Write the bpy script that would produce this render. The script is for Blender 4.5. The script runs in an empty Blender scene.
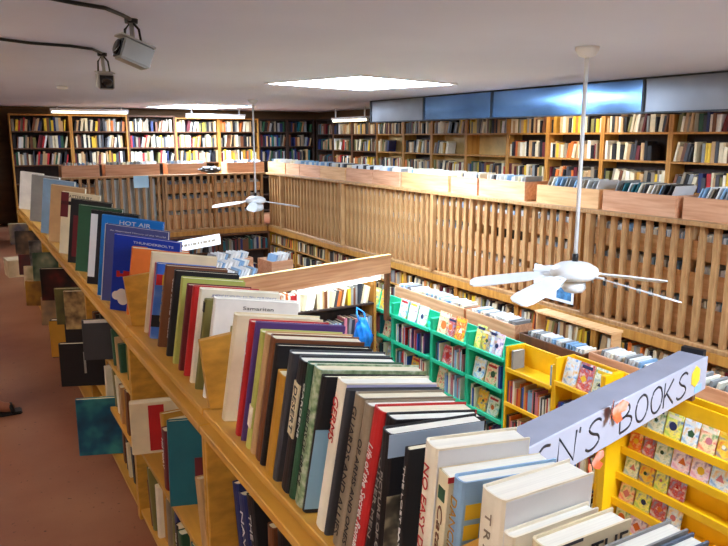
import bpy, bmesh, math, random
from mathutils import Vector, Matrix, Euler
R = math.radians
PI = math.pi
C = bpy.context.scene.collection
rnd = random.Random(11)

# ------------------------------------------------------------------ camera model
FOC, YAW, PIT, EYE = 702.0, R(29.8), R(11.0), 1.65
FW = Vector((math.sin(YAW)*math.cos(PIT), math.cos(YAW)*math.cos(PIT), -math.sin(PIT)))
RT = Vector((math.cos(YAW), -math.sin(YAW), 0))
UP = RT.cross(FW)
def at(x, y, X=None, Y=None, Z=None):
    d = FW + RT*((x-364)/FOC) - UP*((y-273)/FOC)
    t = X/d.x if X is not None else Y/d.y if Y is not None else (Z-EYE)/d.z
    return Vector((0, 0, EYE)) + d*t

# ------------------------------------------------------------------ materials
def lin(c):
    return tuple(((v/255)/12.92 if v/255 <= .04045 else ((v/255+.055)/1.055)**2.4) for v in c)
MATS = {}
def mat(name, rgb, rough=.6, metal=0.0, noise=.12, scale=(6, 6, 6), emit=0.0, spec=.4, rgb2=None, det=4.0, bump=0.0):
    if name in MATS: return MATS[name]
    m = bpy.data.materials.new(name); m.use_nodes = True
    nt = m.node_tree; b = nt.nodes['Principled BSDF']
    c = lin(rgb)
    b.inputs['Roughness'].default_value = rough
    b.inputs['Metallic'].default_value = metal
    b.inputs['Specular IOR Level'].default_value = spec
    if emit:
        b.inputs['Base Color'].default_value = (*c, 1)
        b.inputs['Emission Color'].default_value = (*c, 1)
        b.inputs['Emission Strength'].default_value = emit
    else:
        tc = nt.nodes.new('ShaderNodeTexCoord'); mp = nt.nodes.new('ShaderNodeMapping')
        nz = nt.nodes.new('ShaderNodeTexNoise'); rp = nt.nodes.new('ShaderNodeValToRGB')
        mp.inputs['Scale'].default_value = scale
        nz.inputs['Scale'].default_value = 1.0; nz.inputs['Detail'].default_value = det
        nt.links.new(tc.outputs['Object'], mp.inputs['Vector'])
        nt.links.new(mp.outputs['Vector'], nz.inputs['Vector'])
        nt.links.new(nz.outputs['Fac'], rp.inputs['Fac'])
        lo = lin(rgb2) if rgb2 else tuple(v*(1-noise*1.6) for v in c)
        hi = c if rgb2 else tuple(min(1, v*(1+noise)) for v in c)
        rp.color_ramp.elements[0].position = .32; rp.color_ramp.elements[1].position = .68
        rp.color_ramp.elements[0].color = (*lo, 1); rp.color_ramp.elements[1].color = (*hi, 1)
        nt.links.new(rp.outputs['Color'], b.inputs['Base Color'])
        if bump:
            bp = nt.nodes.new('ShaderNodeBump'); bp.inputs['Strength'].default_value = bump
            nt.links.new(nz.outputs['Fac'], bp.inputs['Height']); nt.links.new(bp.outputs['Normal'], b.inputs['Normal'])
    MATS[name] = m
    return m
def art(name, cols, scale=18.0, rough=.35):
    """a printed picture cover: soft patches of several inks"""
    if name in MATS: return MATS[name]
    m = bpy.data.materials.new(name); m.use_nodes = True
    nt = m.node_tree; b = nt.nodes['Principled BSDF']; b.inputs['Roughness'].default_value = rough
    tc = nt.nodes.new('ShaderNodeTexCoord'); nz = nt.nodes.new('ShaderNodeTexNoise'); rp = nt.nodes.new('ShaderNodeValToRGB')
    nz.inputs['Scale'].default_value = scale; nz.inputs['Detail'].default_value = 2.0
    nt.links.new(tc.outputs['Object'], nz.inputs['Vector']); nt.links.new(nz.outputs['Fac'], rp.inputs['Fac'])
    nt.links.new(rp.outputs['Color'], b.inputs['Base Color'])
    e = rp.color_ramp.elements
    n = len(cols)
    for i, c in enumerate(cols):
        p = .30 + .40*i/(n-1)
        if i == 0: el = e[0]; el.position = p
        elif i == n-1: el = e[len(e)-1]; el.position = p
        else: el = e.new(p)
        el.color = (*lin(c), 1)
    MATS[name] = m
    return m

WG = (3, 40, 40)      # grain along x
M = {}
M['island'] = mat('golden birch plywood', (204, 150, 60), .42, noise=.16, scale=(14, 2, 30))
M['pine'] = mat('pink pine boards', (226, 172, 134), .55, noise=.2, scale=(2.5, 34, 30), rgb2=(200, 140, 98))
M['rail'] = mat('oiled cedar rail', (188, 144, 94), .5, noise=.2, scale=(40, 3, 5), rgb2=(156, 110, 66))
M['oak'] = mat('honey oak shelving', (204, 146, 66), .5, noise=.2, scale=(20, 20, 3), rgb2=(172, 112, 44))
M['oaklight'] = mat('bare plywood back', (214, 178, 112), .55, noise=.12)
M['brownwood'] = mat('walnut stained shelving', (104, 64, 36), .55, noise=.2, scale=(20, 20, 3))
M['darkwood'] = mat('dark stained shelving', (56, 38, 28), .6, noise=.2, scale=(20, 20, 3))  # on the corner bays, missing light is put into this wood colour
M['header'] = mat('red oak header', (226, 172, 126), .5, scale=(2, 30, 36), rgb2=(194, 130, 88), det=6)
M['yellow'] = mat('yellow painted shelf', (245, 188, 16), .4, noise=.06)
M['teal'] = mat('green painted shelf', (36, 186, 140), .4, noise=.06)
M['green2'] = mat('leaf green painted divider', (30, 160, 80), .4, noise=.06)
M['ceil'] = mat('white ceiling paint', (228, 233, 254), .8, noise=.03, scale=(.7, .7, .7))
M['wall'] = mat('shadowed brown panelling', (120, 86, 56), .7, noise=.15, scale=(1, 1, 8))  # brown base tone with random grain
M['lowwall'] = mat('lower wall paint', (176, 150, 116), .75, noise=.1)
M['lowfloor'] = mat('grey brown floor tiles', (160, 146, 132), .5, noise=.2)
M['white'] = mat('white enamel', (238, 238, 236), .35, noise=.03)
M['blade'] = mat('white fan blade', (232, 234, 236), .45, noise=.04)
M['steel'] = mat('galvanised duct sheet', (122, 164, 214), .24, metal=.8, noise=.22, scale=(1.2, 1.2, 1.2), bump=.12)  # blue reflection of the skylight is put into the metal colour
M['steelgrey'] = mat('dull grey duct sheet', (150, 154, 162), .4, metal=.7, noise=.15, scale=(1.2, 1.2, 1.2), bump=.12)  # same duct metal without the painted blue reflection
M['flange'] = mat('dark duct flange', (62, 66, 72), .45, metal=.6)
M['silver'] = mat('silver camera housing', (176, 176, 168), .35, metal=.5, noise=.08)
M['blackp'] = mat('black plastic', (22, 22, 24), .4)
M['glass'] = mat('camera lens', (8, 8, 12), .08, spec=.8)
M['tube'] = mat('lit fluorescent tube', (255, 240, 206), emit=2.4)
M['tubew'] = mat('lit white fluorescent tube', (255, 250, 238), emit=12.0)
M['panel'] = mat('lit ceiling tube', (255, 246, 232), emit=18.0)
M['signtop'] = mat('grey lilac sign paint', (124, 121, 130), .55, noise=.05)  # beam body is a darker grey than the face board
M['pine2'] = mat('yellow pine boards', (234, 186, 132), .55, scale=(2.5, 34, 30), rgb2=(212, 156, 100))
M['sky'] = mat('bright skylight', (208, 230, 255), emit=24.0)
M['page'] = mat('cream page edges', (232, 220, 190), .8, noise=.06, scale=(4, 300, 4))
M['pagew'] = mat('white page edges', (240, 236, 222), .8, noise=.05, scale=(4, 300, 4))
M['sleeve'] = mat('record sleeve edge white', (226, 224, 220), .5, noise=.05)
M['skin'] = mat('skin', (168, 110, 82), .5, noise=.05)
M['sign'] = mat('lilac white sign paint', (164, 159, 166), .5, noise=.03)
M['ink'] = mat('black marker ink', (26, 26, 32), .5)
M['inkred'] = mat('red print', (190, 34, 30), .5, noise=.02)
M['inkwhite'] = mat('white print', (232, 230, 224), .5, noise=.02)
M['inkblue'] = mat('lilac blue print', (108, 116, 176), .5, noise=.02)
M['inkgold'] = mat('gold print', (200, 160, 70), .45, noise=.02)

# worn red floor
def floor_mat():
    m = bpy.data.materials.new('worn red painted floor'); m.use_nodes = True
    nt = m.node_tree; b = nt.nodes['Principled BSDF']
    b.inputs['Roughness'].default_value = .38; b.inputs['Specular IOR Level'].default_value = .35
    tc = nt.nodes.new('ShaderNodeTexCoord')
    n1 = nt.nodes.new('ShaderNodeTexNoise'); n1.inputs['Scale'].default_value = .9; n1.inputs['Detail'].default_value = 8
    r1 = nt.nodes.new('ShaderNodeValToRGB')
    r1.color_ramp.elements[0].position = .35; r1.color_ramp.elements[1].position = .72
    r1.color_ramp.elements[0].color = (*lin((122, 62, 40)), 1); r1.color_ramp.elements[1].color = (*lin((168, 120, 88)), 1)
    n2 = nt.nodes.new('ShaderNodeTexNoise'); n2.inputs['Scale'].default_value = 38; n2.inputs['Detail'].default_value = 3
    r2 = nt.nodes.new('ShaderNodeValToRGB')
    r2.color_ramp.elements[0].position = .27; r2.color_ramp.elements[1].position = .33
    r2.color_ramp.elements[0].color = (*lin((70, 34, 26)), 1); r2.color_ramp.elements[1].color = (1, 1, 1, 1)
    mx = nt.nodes.new('ShaderNodeMix'); mx.data_type = 'RGBA'; mx.blend_type = 'MULTIPLY'; mx.inputs[0].default_value = .8
    L = nt.links.new
    L(tc.outputs['Object'], n1.inputs['Vector']); L(tc.outputs['Object'], n2.inputs['Vector'])
    L(n1.outputs['Fac'], r1.inputs['Fac']); L(n2.outputs['Fac'], r2.inputs['Fac'])
    L(r1.outputs['Color'], mx.inputs[6]); L(r2.outputs['Color'], mx.inputs[7]); L(mx.outputs[2], b.inputs['Base Color'])
    return m
M['floor'] = floor_mat()

PAL = {'cream': (232, 216, 178), 'white': (236, 233, 226), 'black': (30, 28, 30), 'charcoal': (66, 66, 70), 'navy': (34, 44, 92),
       'blue': (44, 84, 176), 'pale blue': (140, 176, 208), 'teal': (26, 98, 110), 'dark green': (44, 84, 58), 'olive': (122, 116, 62),
       'lime': (182, 186, 96), 'yellow': (230, 188, 48), 'mustard': (188, 136, 44), 'orange': (216, 112, 44), 'red': (190, 38, 38),
       'maroon': (104, 30, 36), 'brown': (116, 68, 40), 'tan': (196, 156, 108), 'taupe': (146, 130, 108), 'grey': (146, 146, 144),
       'purple': (92, 62, 124), 'pink': (208, 124, 134), 'ivory': (240, 230, 206)}
COV = {k: mat('book cloth ' + k, v, .5, noise=.09, scale=(9, 9, 9)) for k, v in PAL.items()}

# ------------------------------------------------------------------ mesh helpers
def bm_box(bm, x0, x1, y0, y1, z0, z1, mi=0, mtx=None):
    vs = [bm.verts.new(p) for p in ((x0,y0,z0),(x1,y0,z0),(x1,y1,z0),(x0,y1,z0),(x0,y0,z1),(x1,y0,z1),(x1,y1,z1),(x0,y1,z1))]
    if mtx is not None:
        for v in vs: v.co = mtx @ v.co
    for f in ((3,2,1,0),(4,5,6,7),(0,1,5,4),(1,2,6,5),(2,3,7,6),(3,0,4,7)):
        bm.faces.new([vs[i] for i in f]).material_index = mi
    return vs
def bm_quadstrip(bm, outer, inner, z0, z1, mi=0):
    """wall with thickness following outer/inner xy polylines, from z0 to z1"""
    n = len(outer)
    A = [[bm.verts.new((p[0], p[1], z)) for p in pl] for pl in (outer, inner) for z in (z0, z1)]
    ob, ot, ib, it = A
    def q(a, b, c, d): bm.faces.new((a, b, c, d)).material_index = mi
    for i in range(n-1):
        q(ob[i], ob[i+1], ot[i+1], ot[i]); q(ib[i+1], ib[i], it[i], it[i+1])
        q(ot[i], ot[i+1], it[i+1], it[i]); q(ib[i], ib[i+1], ob[i+1], ob[i])
    for i in (0, n-1):
        q(ob[i], ot[i], it[i], ib[i])
def bm_tube(bm, pts, rad, seg=8, mi=0, cap=True):
    rings = []
    n = len(pts)
    for i, p in enumerate(pts):
        p = Vector(p)
        d = (Vector(pts[min(i+1, n-1)]) - Vector(pts[max(i-1, 0)])).normalized()
        a = Vector((0, 0, 1)) if abs(d.z) < .9 else Vector((1, 0, 0))
        u = d.cross(a).normalized(); v = d.cross(u)
        r = rad[i] if isinstance(rad, (list, tuple)) else rad
        rings.append([bm.verts.new(p + (u*math.cos(2*PI*k/seg) + v*math.sin(2*PI*k/seg))*r) for k in range(seg)])
    for i in range(n-1):
        for k in range(seg):
            f = bm.faces.new((rings[i][k], rings[i][(k+1) % seg], rings[i+1][(k+1) % seg], rings[i+1][k])); f.smooth = True; f.material_index = mi
    if cap:
        bm.faces.new(rings[0][::-1]).material_index = mi; bm.faces.new(rings[-1]).material_index = mi
def bm_lathe(bm, prof, seg=24, mi=0):
    rings = [[bm.verts.new((r*math.cos(2*PI*k/seg), r*math.sin(2*PI*k/seg), z)) for k in range(seg)] for r, z in prof]
    for i in range(len(prof)-1):
        for k in range(seg):
            f = bm.faces.new((rings[i][k], rings[i][(k+1) % seg], rings[i+1][(k+1) % seg], rings[i+1][k])); f.smooth = True; f.material_index = mi
    bm.faces.new(rings[0][::-1]); bm.faces.new(rings[-1])
def mesh(bm, mats, name='m', bevel=0):
    bmesh.ops.recalc_face_normals(bm, faces=bm.faces)
    if bevel:
        bmesh.ops.bevel(bm, geom=bm.edges[:], offset=bevel, segments=1, affect='EDGES')
    me = bpy.data.meshes.new(name); bm.to_mesh(me); bm.free()
    for m in (mats if isinstance(mats, (list, tuple)) else [mats]): me.materials.append(m)
    return me
def obj(name, bm, mats, parent=None, loc=None, rot=None, bevel=0):
    me = bm if isinstance(bm, bpy.types.Mesh) else mesh(bm, mats, name, bevel)
    o = bpy.data.objects.new(name, me); C.objects.link(o)
    if parent is not None: o.parent = parent
    if loc is not None: o.location = loc
    if rot is not None: o.rotation_euler = rot
    return o
def box(name, x0, x1, y0, y1, z0, z1, m, parent=None, bevel=.002, **k):
    bm = bmesh.new(); bm_box(bm, x0, x1, y0, y1, z0, z1)
    return obj(name, bm, m, parent, bevel=bevel, **k)
def tag(o, label, cat, group=None):
    o['label'] = label; o['category'] = cat
    if group: o['group'] = group
    return o
def thing(name, label, cat, loc=(0, 0, 0), rz=0, group=None):
    o = bpy.data.objects.new(name, None); C.objects.link(o)
    o.empty_display_size = .1
    o.location = loc; o.rotation_euler = (0, 0, rz)
    return tag(o, label, cat, group)
def struct(name, bm, m, label, cat):
    o = obj(name, bm, m); o['kind'] = 'structure'; o['label'] = label; o['category'] = cat
    return o
def dup(root, loc, rot, label, group=None):
    r = root.copy(); C.objects.link(r); r.location = loc; r.rotation_euler = rot
    r['label'] = label
    if group: r['group'] = group
    for ch in root.children:
        c = ch.copy(); C.objects.link(c); c.parent = r
        for g in ch.children:
            d = g.copy(); C.objects.link(d); d.parent = c
    return r
ORD = ['first','second','third','fourth','fifth','sixth','seventh','eighth','ninth','tenth','eleventh','twelfth','thirteenth','fourteenth',
       'fifteenth','sixteenth','seventeenth','eighteenth','nineteenth','twentieth','twenty-first','twenty-second','twenty-third','twenty-fourth',
       'twenty-fifth','twenty-sixth','twenty-seventh','twenty-eighth','twenty-ninth','thirtieth','thirty-first','thirty-second','thirty-third']
TXT = {}
def text_bm(s, w=None, h=None, shear=0.0):
    """letters as thin solid meshes, centred, fitted to width w / height h, in the xy plane"""
    cu = bpy.data.curves.new('lettering', 'FONT'); cu.body = s; cu.extrude = .01; cu.resolution_u = 3; cu.shear = shear
    cu.align_x = 'CENTER'; cu.align_y = 'CENTER'
    o = bpy.data.objects.new('lettering', cu); C.objects.link(o)
    dg = bpy.context.evaluated_depsgraph_get()
    me = bpy.data.meshes.new_from_object(o.evaluated_get(dg))
    bpy.data.objects.remove(o); bpy.data.curves.remove(cu)
    bm = bmesh.new(); bm.from_mesh(me); bpy.data.meshes.remove(me)
    xs = [v.co.x for v in bm.verts]; ys = [v.co.y for v in bm.verts]
    x0, x1, y0, y1 = min(xs), max(xs), min(ys), max(ys)
    sx = w/(x1-x0) if w else h/(y1-y0); sy = h/(y1-y0) if h else sx
    for v in bm.verts:
        v.co.x = (v.co.x-(x0+x1)/2)*sx; v.co.y = (v.co.y-(y0+y1)/2)*sy; v.co.z = (v.co.z+.01)/.02*.0008
    return bm
def text_obj(name, s, m, parent, mtx, w=None, h=None, shear=0.0):
    bm = text_bm(s, w, h, shear)
    bmesh.ops.transform(bm, matrix=mtx, verts=bm.verts)
    me = bpy.data.meshes.new(name); bm.to_mesh(me); bm.free(); me.materials.append(m)
    return obj(name, me, None, parent)
def frame_mtx(o, ex, ey):
    ex, ey = Vector(ex), Vector(ey); ez = ex.cross(ey)
    m = Matrix((ex, ey, ez)).transposed().to_4x4(); m.translation = Vector(o)
    return m

# ------------------------------------------------------------------ books
def book_cover_bm(t, h, d, hard=True, nseg=5):
    bm = bmesh.new()
    b = min(.0028 if hard else .0012, t*.2)
    r = .007 if hard else .002
    r = min(r, t*.45)
    outer = [(d, -t/2)]; inner = [(d, -t/2+b)]
    for k in range(nseg+1):
        a = -PI/2 + PI*k/nseg
        outer.append((r-r*math.cos(a)*.9, t/2*math.sin(a))); inner.append((r-r*math.cos(a)*.9+b, (t/2-b)*math.sin(a)))
    outer.append((d, t/2)); inner.append((d, t/2-b))
    bm_quadstrip(bm, outer, inner, 0, h)
    return bm
def pages_bm(bm, t, h, d, hard, mi=0):
    b = min(.0028 if hard else .0012, t*.2); g = .004 if hard else .001
    bm_box(bm, .006, d-g, -(t/2-b), t/2-b, g, h-g, mi)
def near_book(label, origin, rot, t, h, d, col, hard=True, group=None, page='page', name='book'):
    m = COV[col] if isinstance(col, str) else col
    o = obj(name, book_cover_bm(t, h, d, hard), m, None, origin, rot)
    tag(o, label, 'book', group)
    bm = bmesh.new(); pages_bm(bm, t, h, d, hard); obj('page_block', bm, M[page], o)
    o['dims'] = (t, h, d)
    return o
def spine_text(b, s, m, zc=.5, length=.6, hfrac=.5, shear=0, name='spine_title'):
    t, h, d = b['dims']
    mtx = frame_mtx((-.0006, 0, h*zc), (0, 0, -1), (0, -1, 0))
    return text_obj(name, s, m, b, mtx, w=h*length, h=t*hfrac, shear=shear)
def spine_band(b, m, z0, z1, name='spine_label', inset=.85):
    t, h, d = b['dims']
    bm = bmesh.new(); bm_box(bm, -.0002, .004, -t/2*inset, t/2*inset, h*z0, h*z1)
    return obj(name, bm, m, b)
def cover_patch(b, m, x0, x1, z0, z1, name='cover_picture', lift=.0006):
    t, h, d = b['dims']
    bm = bmesh.new(); bm_box(bm, d*x0, d*x1, -t/2-lift, -t/2+.0005, h*z0, h*z1)
    return obj(name, bm, m, b)
def cover_text(b, s, m, xc, zc, w, hh, name='cover_title'):
    t, h, d = b['dims']
    mtx = frame_mtx((d*xc, -t/2-.0001, h*zc), (1, 0, 0), (0, 0, 1))
    return text_obj(name, s, m, b, mtx, w=d*w, h=h*hh)
def small_book_mesh(t, h, d, col):
    """one mesh: U shaped cover and page block"""
    bm = bmesh.new()
    b = min(.002, t*.2)
    outer = [(d, -t/2), (.004, -t/2), (0, -t*.36), (0, t*.36), (.004, t/2), (d, t/2)]
    inner = [(d, -t/2+b), (.004+b, -t/2+b), (b, -t*.30), (b, t*.30), (.004+b, t/2-b), (d, t/2-b)]
    bm_quadstrip(bm, outer, inner, 0, h, 0)
    bm_box(bm, .008, d-.003, -(t/2-b), t/2-b, .002, h-.003, 1)
    return mesh(bm, [COV[col], M['page']], 'book')

def book_row(L, hmax, r, hmin=None, tr=(.018, .048), gapp=.06, lean_p=.25, cols=None, dr=(.15, .21), full=1.0):
    """books filling 0..L: list of (offset of centre, t, h, d, lean, colour). lean>0 tips towards +offset"""
    out = []; x = .008; hmin = hmin or hmax*.72
    leanrun = 0; a = 0
    while True:
        t = r.uniform(*tr); h = r.uniform(hmin, hmax); d = r.uniform(*dr)
        if leanrun == 0 and r.random() < lean_p*.25:
            leanrun = r.randint(3, 6); a = r.uniform(.08, .26); x += 0
            x += .01
        if leanrun > 0:
            w = t/math.cos(a)
            if x + w + h*math.sin(a) > L*full: break
            out.append([x + w/2, t, h*.97, d, a, r.choice(cols)])
            x += w + .001; leanrun -= 1
            if leanrun == 0: x += h*math.sin(a) + .004
        else:
            if x + t > L*full: break
            out.append([x + t/2, t, h, d, 0.0, r.choice(cols)])
            x += t + .0015
            if r.random() < gapp*.3: x += r.uniform(.02, .07)
    return out

# ================================================================== ROOM SHELL
ZC = 2.2
LF = -1.75
def slab_struct(name, boxes, m, label, cat):
    bm = bmesh.new()
    for b in boxes: bm_box(bm, *b)
    return struct(name, bm, m, label, cat)
slab_struct('floor', [(-1.6, 1.0, -2.5, 15, -.14, 0), (1.0, 7.4, 12.36, 15, -.14, 0), (5.06, 7.4, -2.5, 12.36, -.14, 0), (1.0, 5.06, -2.5, -.6, -.14, 0)],
            M['floor'], 'worn red-brown painted floor of the upper gallery around the open well', 'floor')
slab_struct('floor_lower', [(.9, 5.6, -.7, 12.7, LF-.1, LF)], M['lowfloor'], 'grey-brown floor of the lower level inside the well', 'floor')
slab_struct('wall_back', [(-1.7, 7.5, 15, 15.1, -.14, ZC)], M['wall'], 'brown panelled wall behind the far bookcases', 'wall')
slab_struct('wall_right', [(7.4, 7.5, -2.5, 15, -.14, ZC)], M['wall'], 'brown panelled wall behind the bookcases beyond the long railing', 'wall')
slab_struct('wall_left', [(-1.7, -1.6, -2.5, 15, -.14, ZC)], M['wall'], 'brown panelled wall on the aisle side', 'wall')
slab_struct('wall_front', [(-1.7, 7.5, -2.6, -2.5, -.14, ZC)], M['wall'], 'brown panelled wall behind the viewer', 'wall')
slab_struct('wall_well_left', [(.9, 1.0, -.7, 12.6, LF, -.14)], M['lowwall'], 'tan wall of the well below the book island', 'wall')
slab_struct('wall_well_back', [(1.0, 5.5, 12.5, 12.6, LF, -.14)], M['lowwall'], 'tan wall of the well below the far railing', 'wall')
slab_struct('wall_well_right', [(5.4, 5.5, -.7, 12.5, LF, -.14)], M['lowwall'], 'tan wall of the well behind the lower wall shelves', 'wall')
slab_struct('wall_well_front', [(1.0, 5.4, -.7, -.6, LF, -.14)], M['lowwall'], 'tan wall of the well nearest the viewer', 'wall')
slab_struct('ceiling', [(-1.7, 7.5, -2.6, 15.1, ZC, ZC+.12)], M['ceil'], 'flat pale ceiling with bright skylights', 'ceiling')
SKY = [(3.76, 6.62, 1.42, 1.34, 17, 'large bright skylight in the ceiling above the middle of the well'),
       (4.0, 13.15, 1.3, 1.6, 14, 'narrow-looking skylight in the ceiling near the far bookcases'),
       (3.6, .3, 1.86, 1.36, 14, 'skylight in the ceiling above the near end of the well')]  # third panel is unseen, added as fill for the aisle and near books
for x, y, w, l, a, lab in SKY:
    t = thing('skylight', lab, 'skylight', (x, y, ZC), R(a), 'ceiling skylights')
    w, l = w/2, l/2
    bm = bmesh.new()
    for q in ((-w-.03, w+.03, -l-.03, -l), (-w-.03, w+.03, l, l+.03), (-w-.03, -w, -l, l), (w, w+.03, -l, l)):
        bm_box(bm, *q, -.012, 0)
    obj('frame', bm, M['white'], t)
    box('diffuser', -w, w, -l, l, -.009, -.001, M['sky'], t, bevel=0)

# ================================================================== RAILINGS
def railing(name, label, p0, p1, n, post_at, flip):
    p0, p1 = Vector(p0), Vector(p1); L = (p1-p0).length
    ang = math.atan2((p1-p0).y, (p1-p0).x)
    t = thing(name, label, 'railing', p0, ang, 'well railings')
    box('top_rail', 0, L, -.03, .07, .965, 1.0, M['rail'], t, bevel=.004)
    box('bottom_rail', 0, L, -.035, .055, 0, .035, M['rail'], t, bevel=.004)
    box('fascia_board', 0, L, .035, .055, -.085, -.002, M['oak'], t) if flip else box('fascia_board', 0, L, -.055, -.035, -.085, -.002, M['oak'], t)
    b0 = None
    for i in range(n):
        x = (i+.5)*L/n
        if b0 is None:
            b0 = box('baluster', -.023, .023, -.023, .023, .036, .964, M['rail'], t, bevel=.003)
            b0.location = (x, 0, 0)
        else:
            c = b0.copy(); C.objects.link(c); c.parent = t; c.location = (x, 0, 0)
    for x in post_at:
        box('post', x-.028, x+.028, .024, .08, .036, .964, M['rail'], t)
    return t
RX = 5.0
railing('railing', 'long cedar railing of square balusters along the far long side of the well', (RX, 1.6, 0), (RX, 12.28, 0), 86, (2.9, 5.35, 7.7, 10.0), True)
railing('railing', 'shorter cedar railing of square balusters closing the far end of the well', (1.02, 12.33, 0), (4.93, 12.33, 0), 31, (2.05, 3.6), False)

# ================================================================== AIR DUCT
DX0, DX1, DZ0, DZ1 = 5.7, 6.25, 1.865, 2.195
seams = [9.73, 8.278, 6.829, 5.363, 4.62, 2.9, 1.2]
t = thing('air_duct', 'long blue-grey sheet metal air duct hung under the ceiling beyond the long railing', 'duct', (DX0, seams[-1], DZ0))
for i in range(len(seams)-1):
    y1, y0 = seams[i]-seams[-1]-.012, seams[i+1]-seams[-1]+.012
    bm = bmesh.new()
    # slightly pillowed side sheet
    ny, nz = 6, 4
    g = [[bm.verts.new((-.012*math.sin(PI*a/ny)*math.sin(PI*b/nz), y0+(y1-y0)*a/ny, .015+(DZ1-DZ0-.03)*b/nz)) for b in range(nz+1)] for a in range(ny+1)]
    for a in range(ny):
        for b in range(nz):
            bm.faces.new((g[a][b], g[a+1][b], g[a+1][b+1], g[a][b+1])).smooth = True
    bm_box(bm, .002, DX1-DX0, y0, y1, .015, DZ1-DZ0-.015)
    obj('duct_section', bm, M['steelgrey' if i in (0, 4, 5) else 'steel'], t)  # only the middle sections carry the painted sky reflection
for i, y in enumerate(seams):
    yy = y-seams[-1]
    bm = bmesh.new(); bm_box(bm, -.014, DX1-DX0+.01, yy-.013, yy+.013, .0, DZ1-DZ0)
    obj('flange', bm, M['flange'], t)
box('edge_strip', -.012, .02, 0, seams[0]-seams[-1], 0, .014, M['flange'], t, bevel=0)
box('edge_strip', -.012, .02, 0, seams[0]-seams[-1], DZ1-DZ0-.014, DZ1-DZ0, M['flange'], t, bevel=0)

# ================================================================== WALL BOOKCASES
STUFF = []       # (matrix, t, h, d, col) of the books that end up in the one heap object
NB = [0]
def wall_bookcase(label, loc, rz, W, shelves, top, depth, wood, group, bay_word, ids, cols, seed, back=None, gaps=(), hb=.235, tr=(.02, .045), edge=None):
    """local x runs along the shelf, front faces -y. shelves: board heights (top of board)"""
    t = thing('bookcase', label, 'bookcase', loc, rz, group)
    w = wood
    box('side_panel', 0, .03, 0, depth, 0, top, w, t); box('side_panel', W-.03, W, 0, depth, 0, top, w, t)
    box('back_panel', .03, W-.03, depth-.012, depth, 0, top-.02, back or w, t, bevel=0)
    box('top_board', .03, W-.03, 0, depth-.012, top-.03, top, w, t)
    r = random.Random(seed)
    mtx = Matrix.Translation(loc) @ Matrix.Rotation(rz, 4, 'Z')
    for k, z in enumerate(shelves):
        box('shelf', .03, W-.03, .004, depth-.012, z-.024, z, edge or w, t)
        if ('skip', k) in gaps: continue
        full = 1.0
        for gname, gk, gf in [q for q in gaps if len(q) == 3]:
            if gk == k: full = gf
        off = 0.0
        room = (shelves[k+1]-.03 if k+1 < len(shelves) else top-.03) - z
        row = book_row(W-.066, min(hb, room-.015), r, cols=cols, lean_p=.5, full=full, tr=tr)
        for n, (x, th, h, d, a, c) in enumerate(row):
            d = min(d, depth-.03)
            P = mtx @ Matrix.Translation((.033+x, .012+r.uniform(0, .02), z+.001+(th/2*math.sin(abs(a)) if a else 0))) @ Matrix.Rotation(PI/2, 4, 'Z') @ Matrix.Rotation(a, 4, 'X')
            # book local: x depth, y thickness.  After Rz(90): x->+y(depth into case), y->-x ; lean a tips top towards +offset
            if k in ids:
                o = obj('book', small_book_mesh(th, h, d, c), None)
                o.matrix_world = P
                sw = {0: 'bottom', 1: 'second', 2: 'third', 3: 'top'}
                tag(o, '%s%s book, %s from far end, %s, %s' % (c, ' leaning' if a else '', ORD[n], ids[k], bay_word), 'book', 'books on the ' + ids[k] + ' of ' + bay_word)
                NB[0] += 1
            else:
                STUFF.append((P, th, h, d, c))
    return t

MIX = ['cream', 'white', 'black', 'charcoal', 'navy', 'tan', 'tan', 'brown', 'maroon', 'taupe', 'grey', 'ivory', 'cream', 'mustard', 'dark green', 'black', 'charcoal', 'taupe', 'brown', 'olive', 'red', 'cream', 'tan', 'yellow']
WARM = ['cream', 'cream', 'tan', 'ivory', 'yellow', 'mustard', 'orange', 'brown', 'black', 'charcoal', 'olive', 'tan', 'taupe', 'black', 'cream', 'maroon', 'grey', 'tan', 'black']
DARK = ['black', 'charcoal', 'taupe', 'navy', 'brown', 'grey', 'maroon', 'dark green', 'tan', 'teal']  # dark covers also stand in for missing light in the corner bays
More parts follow.
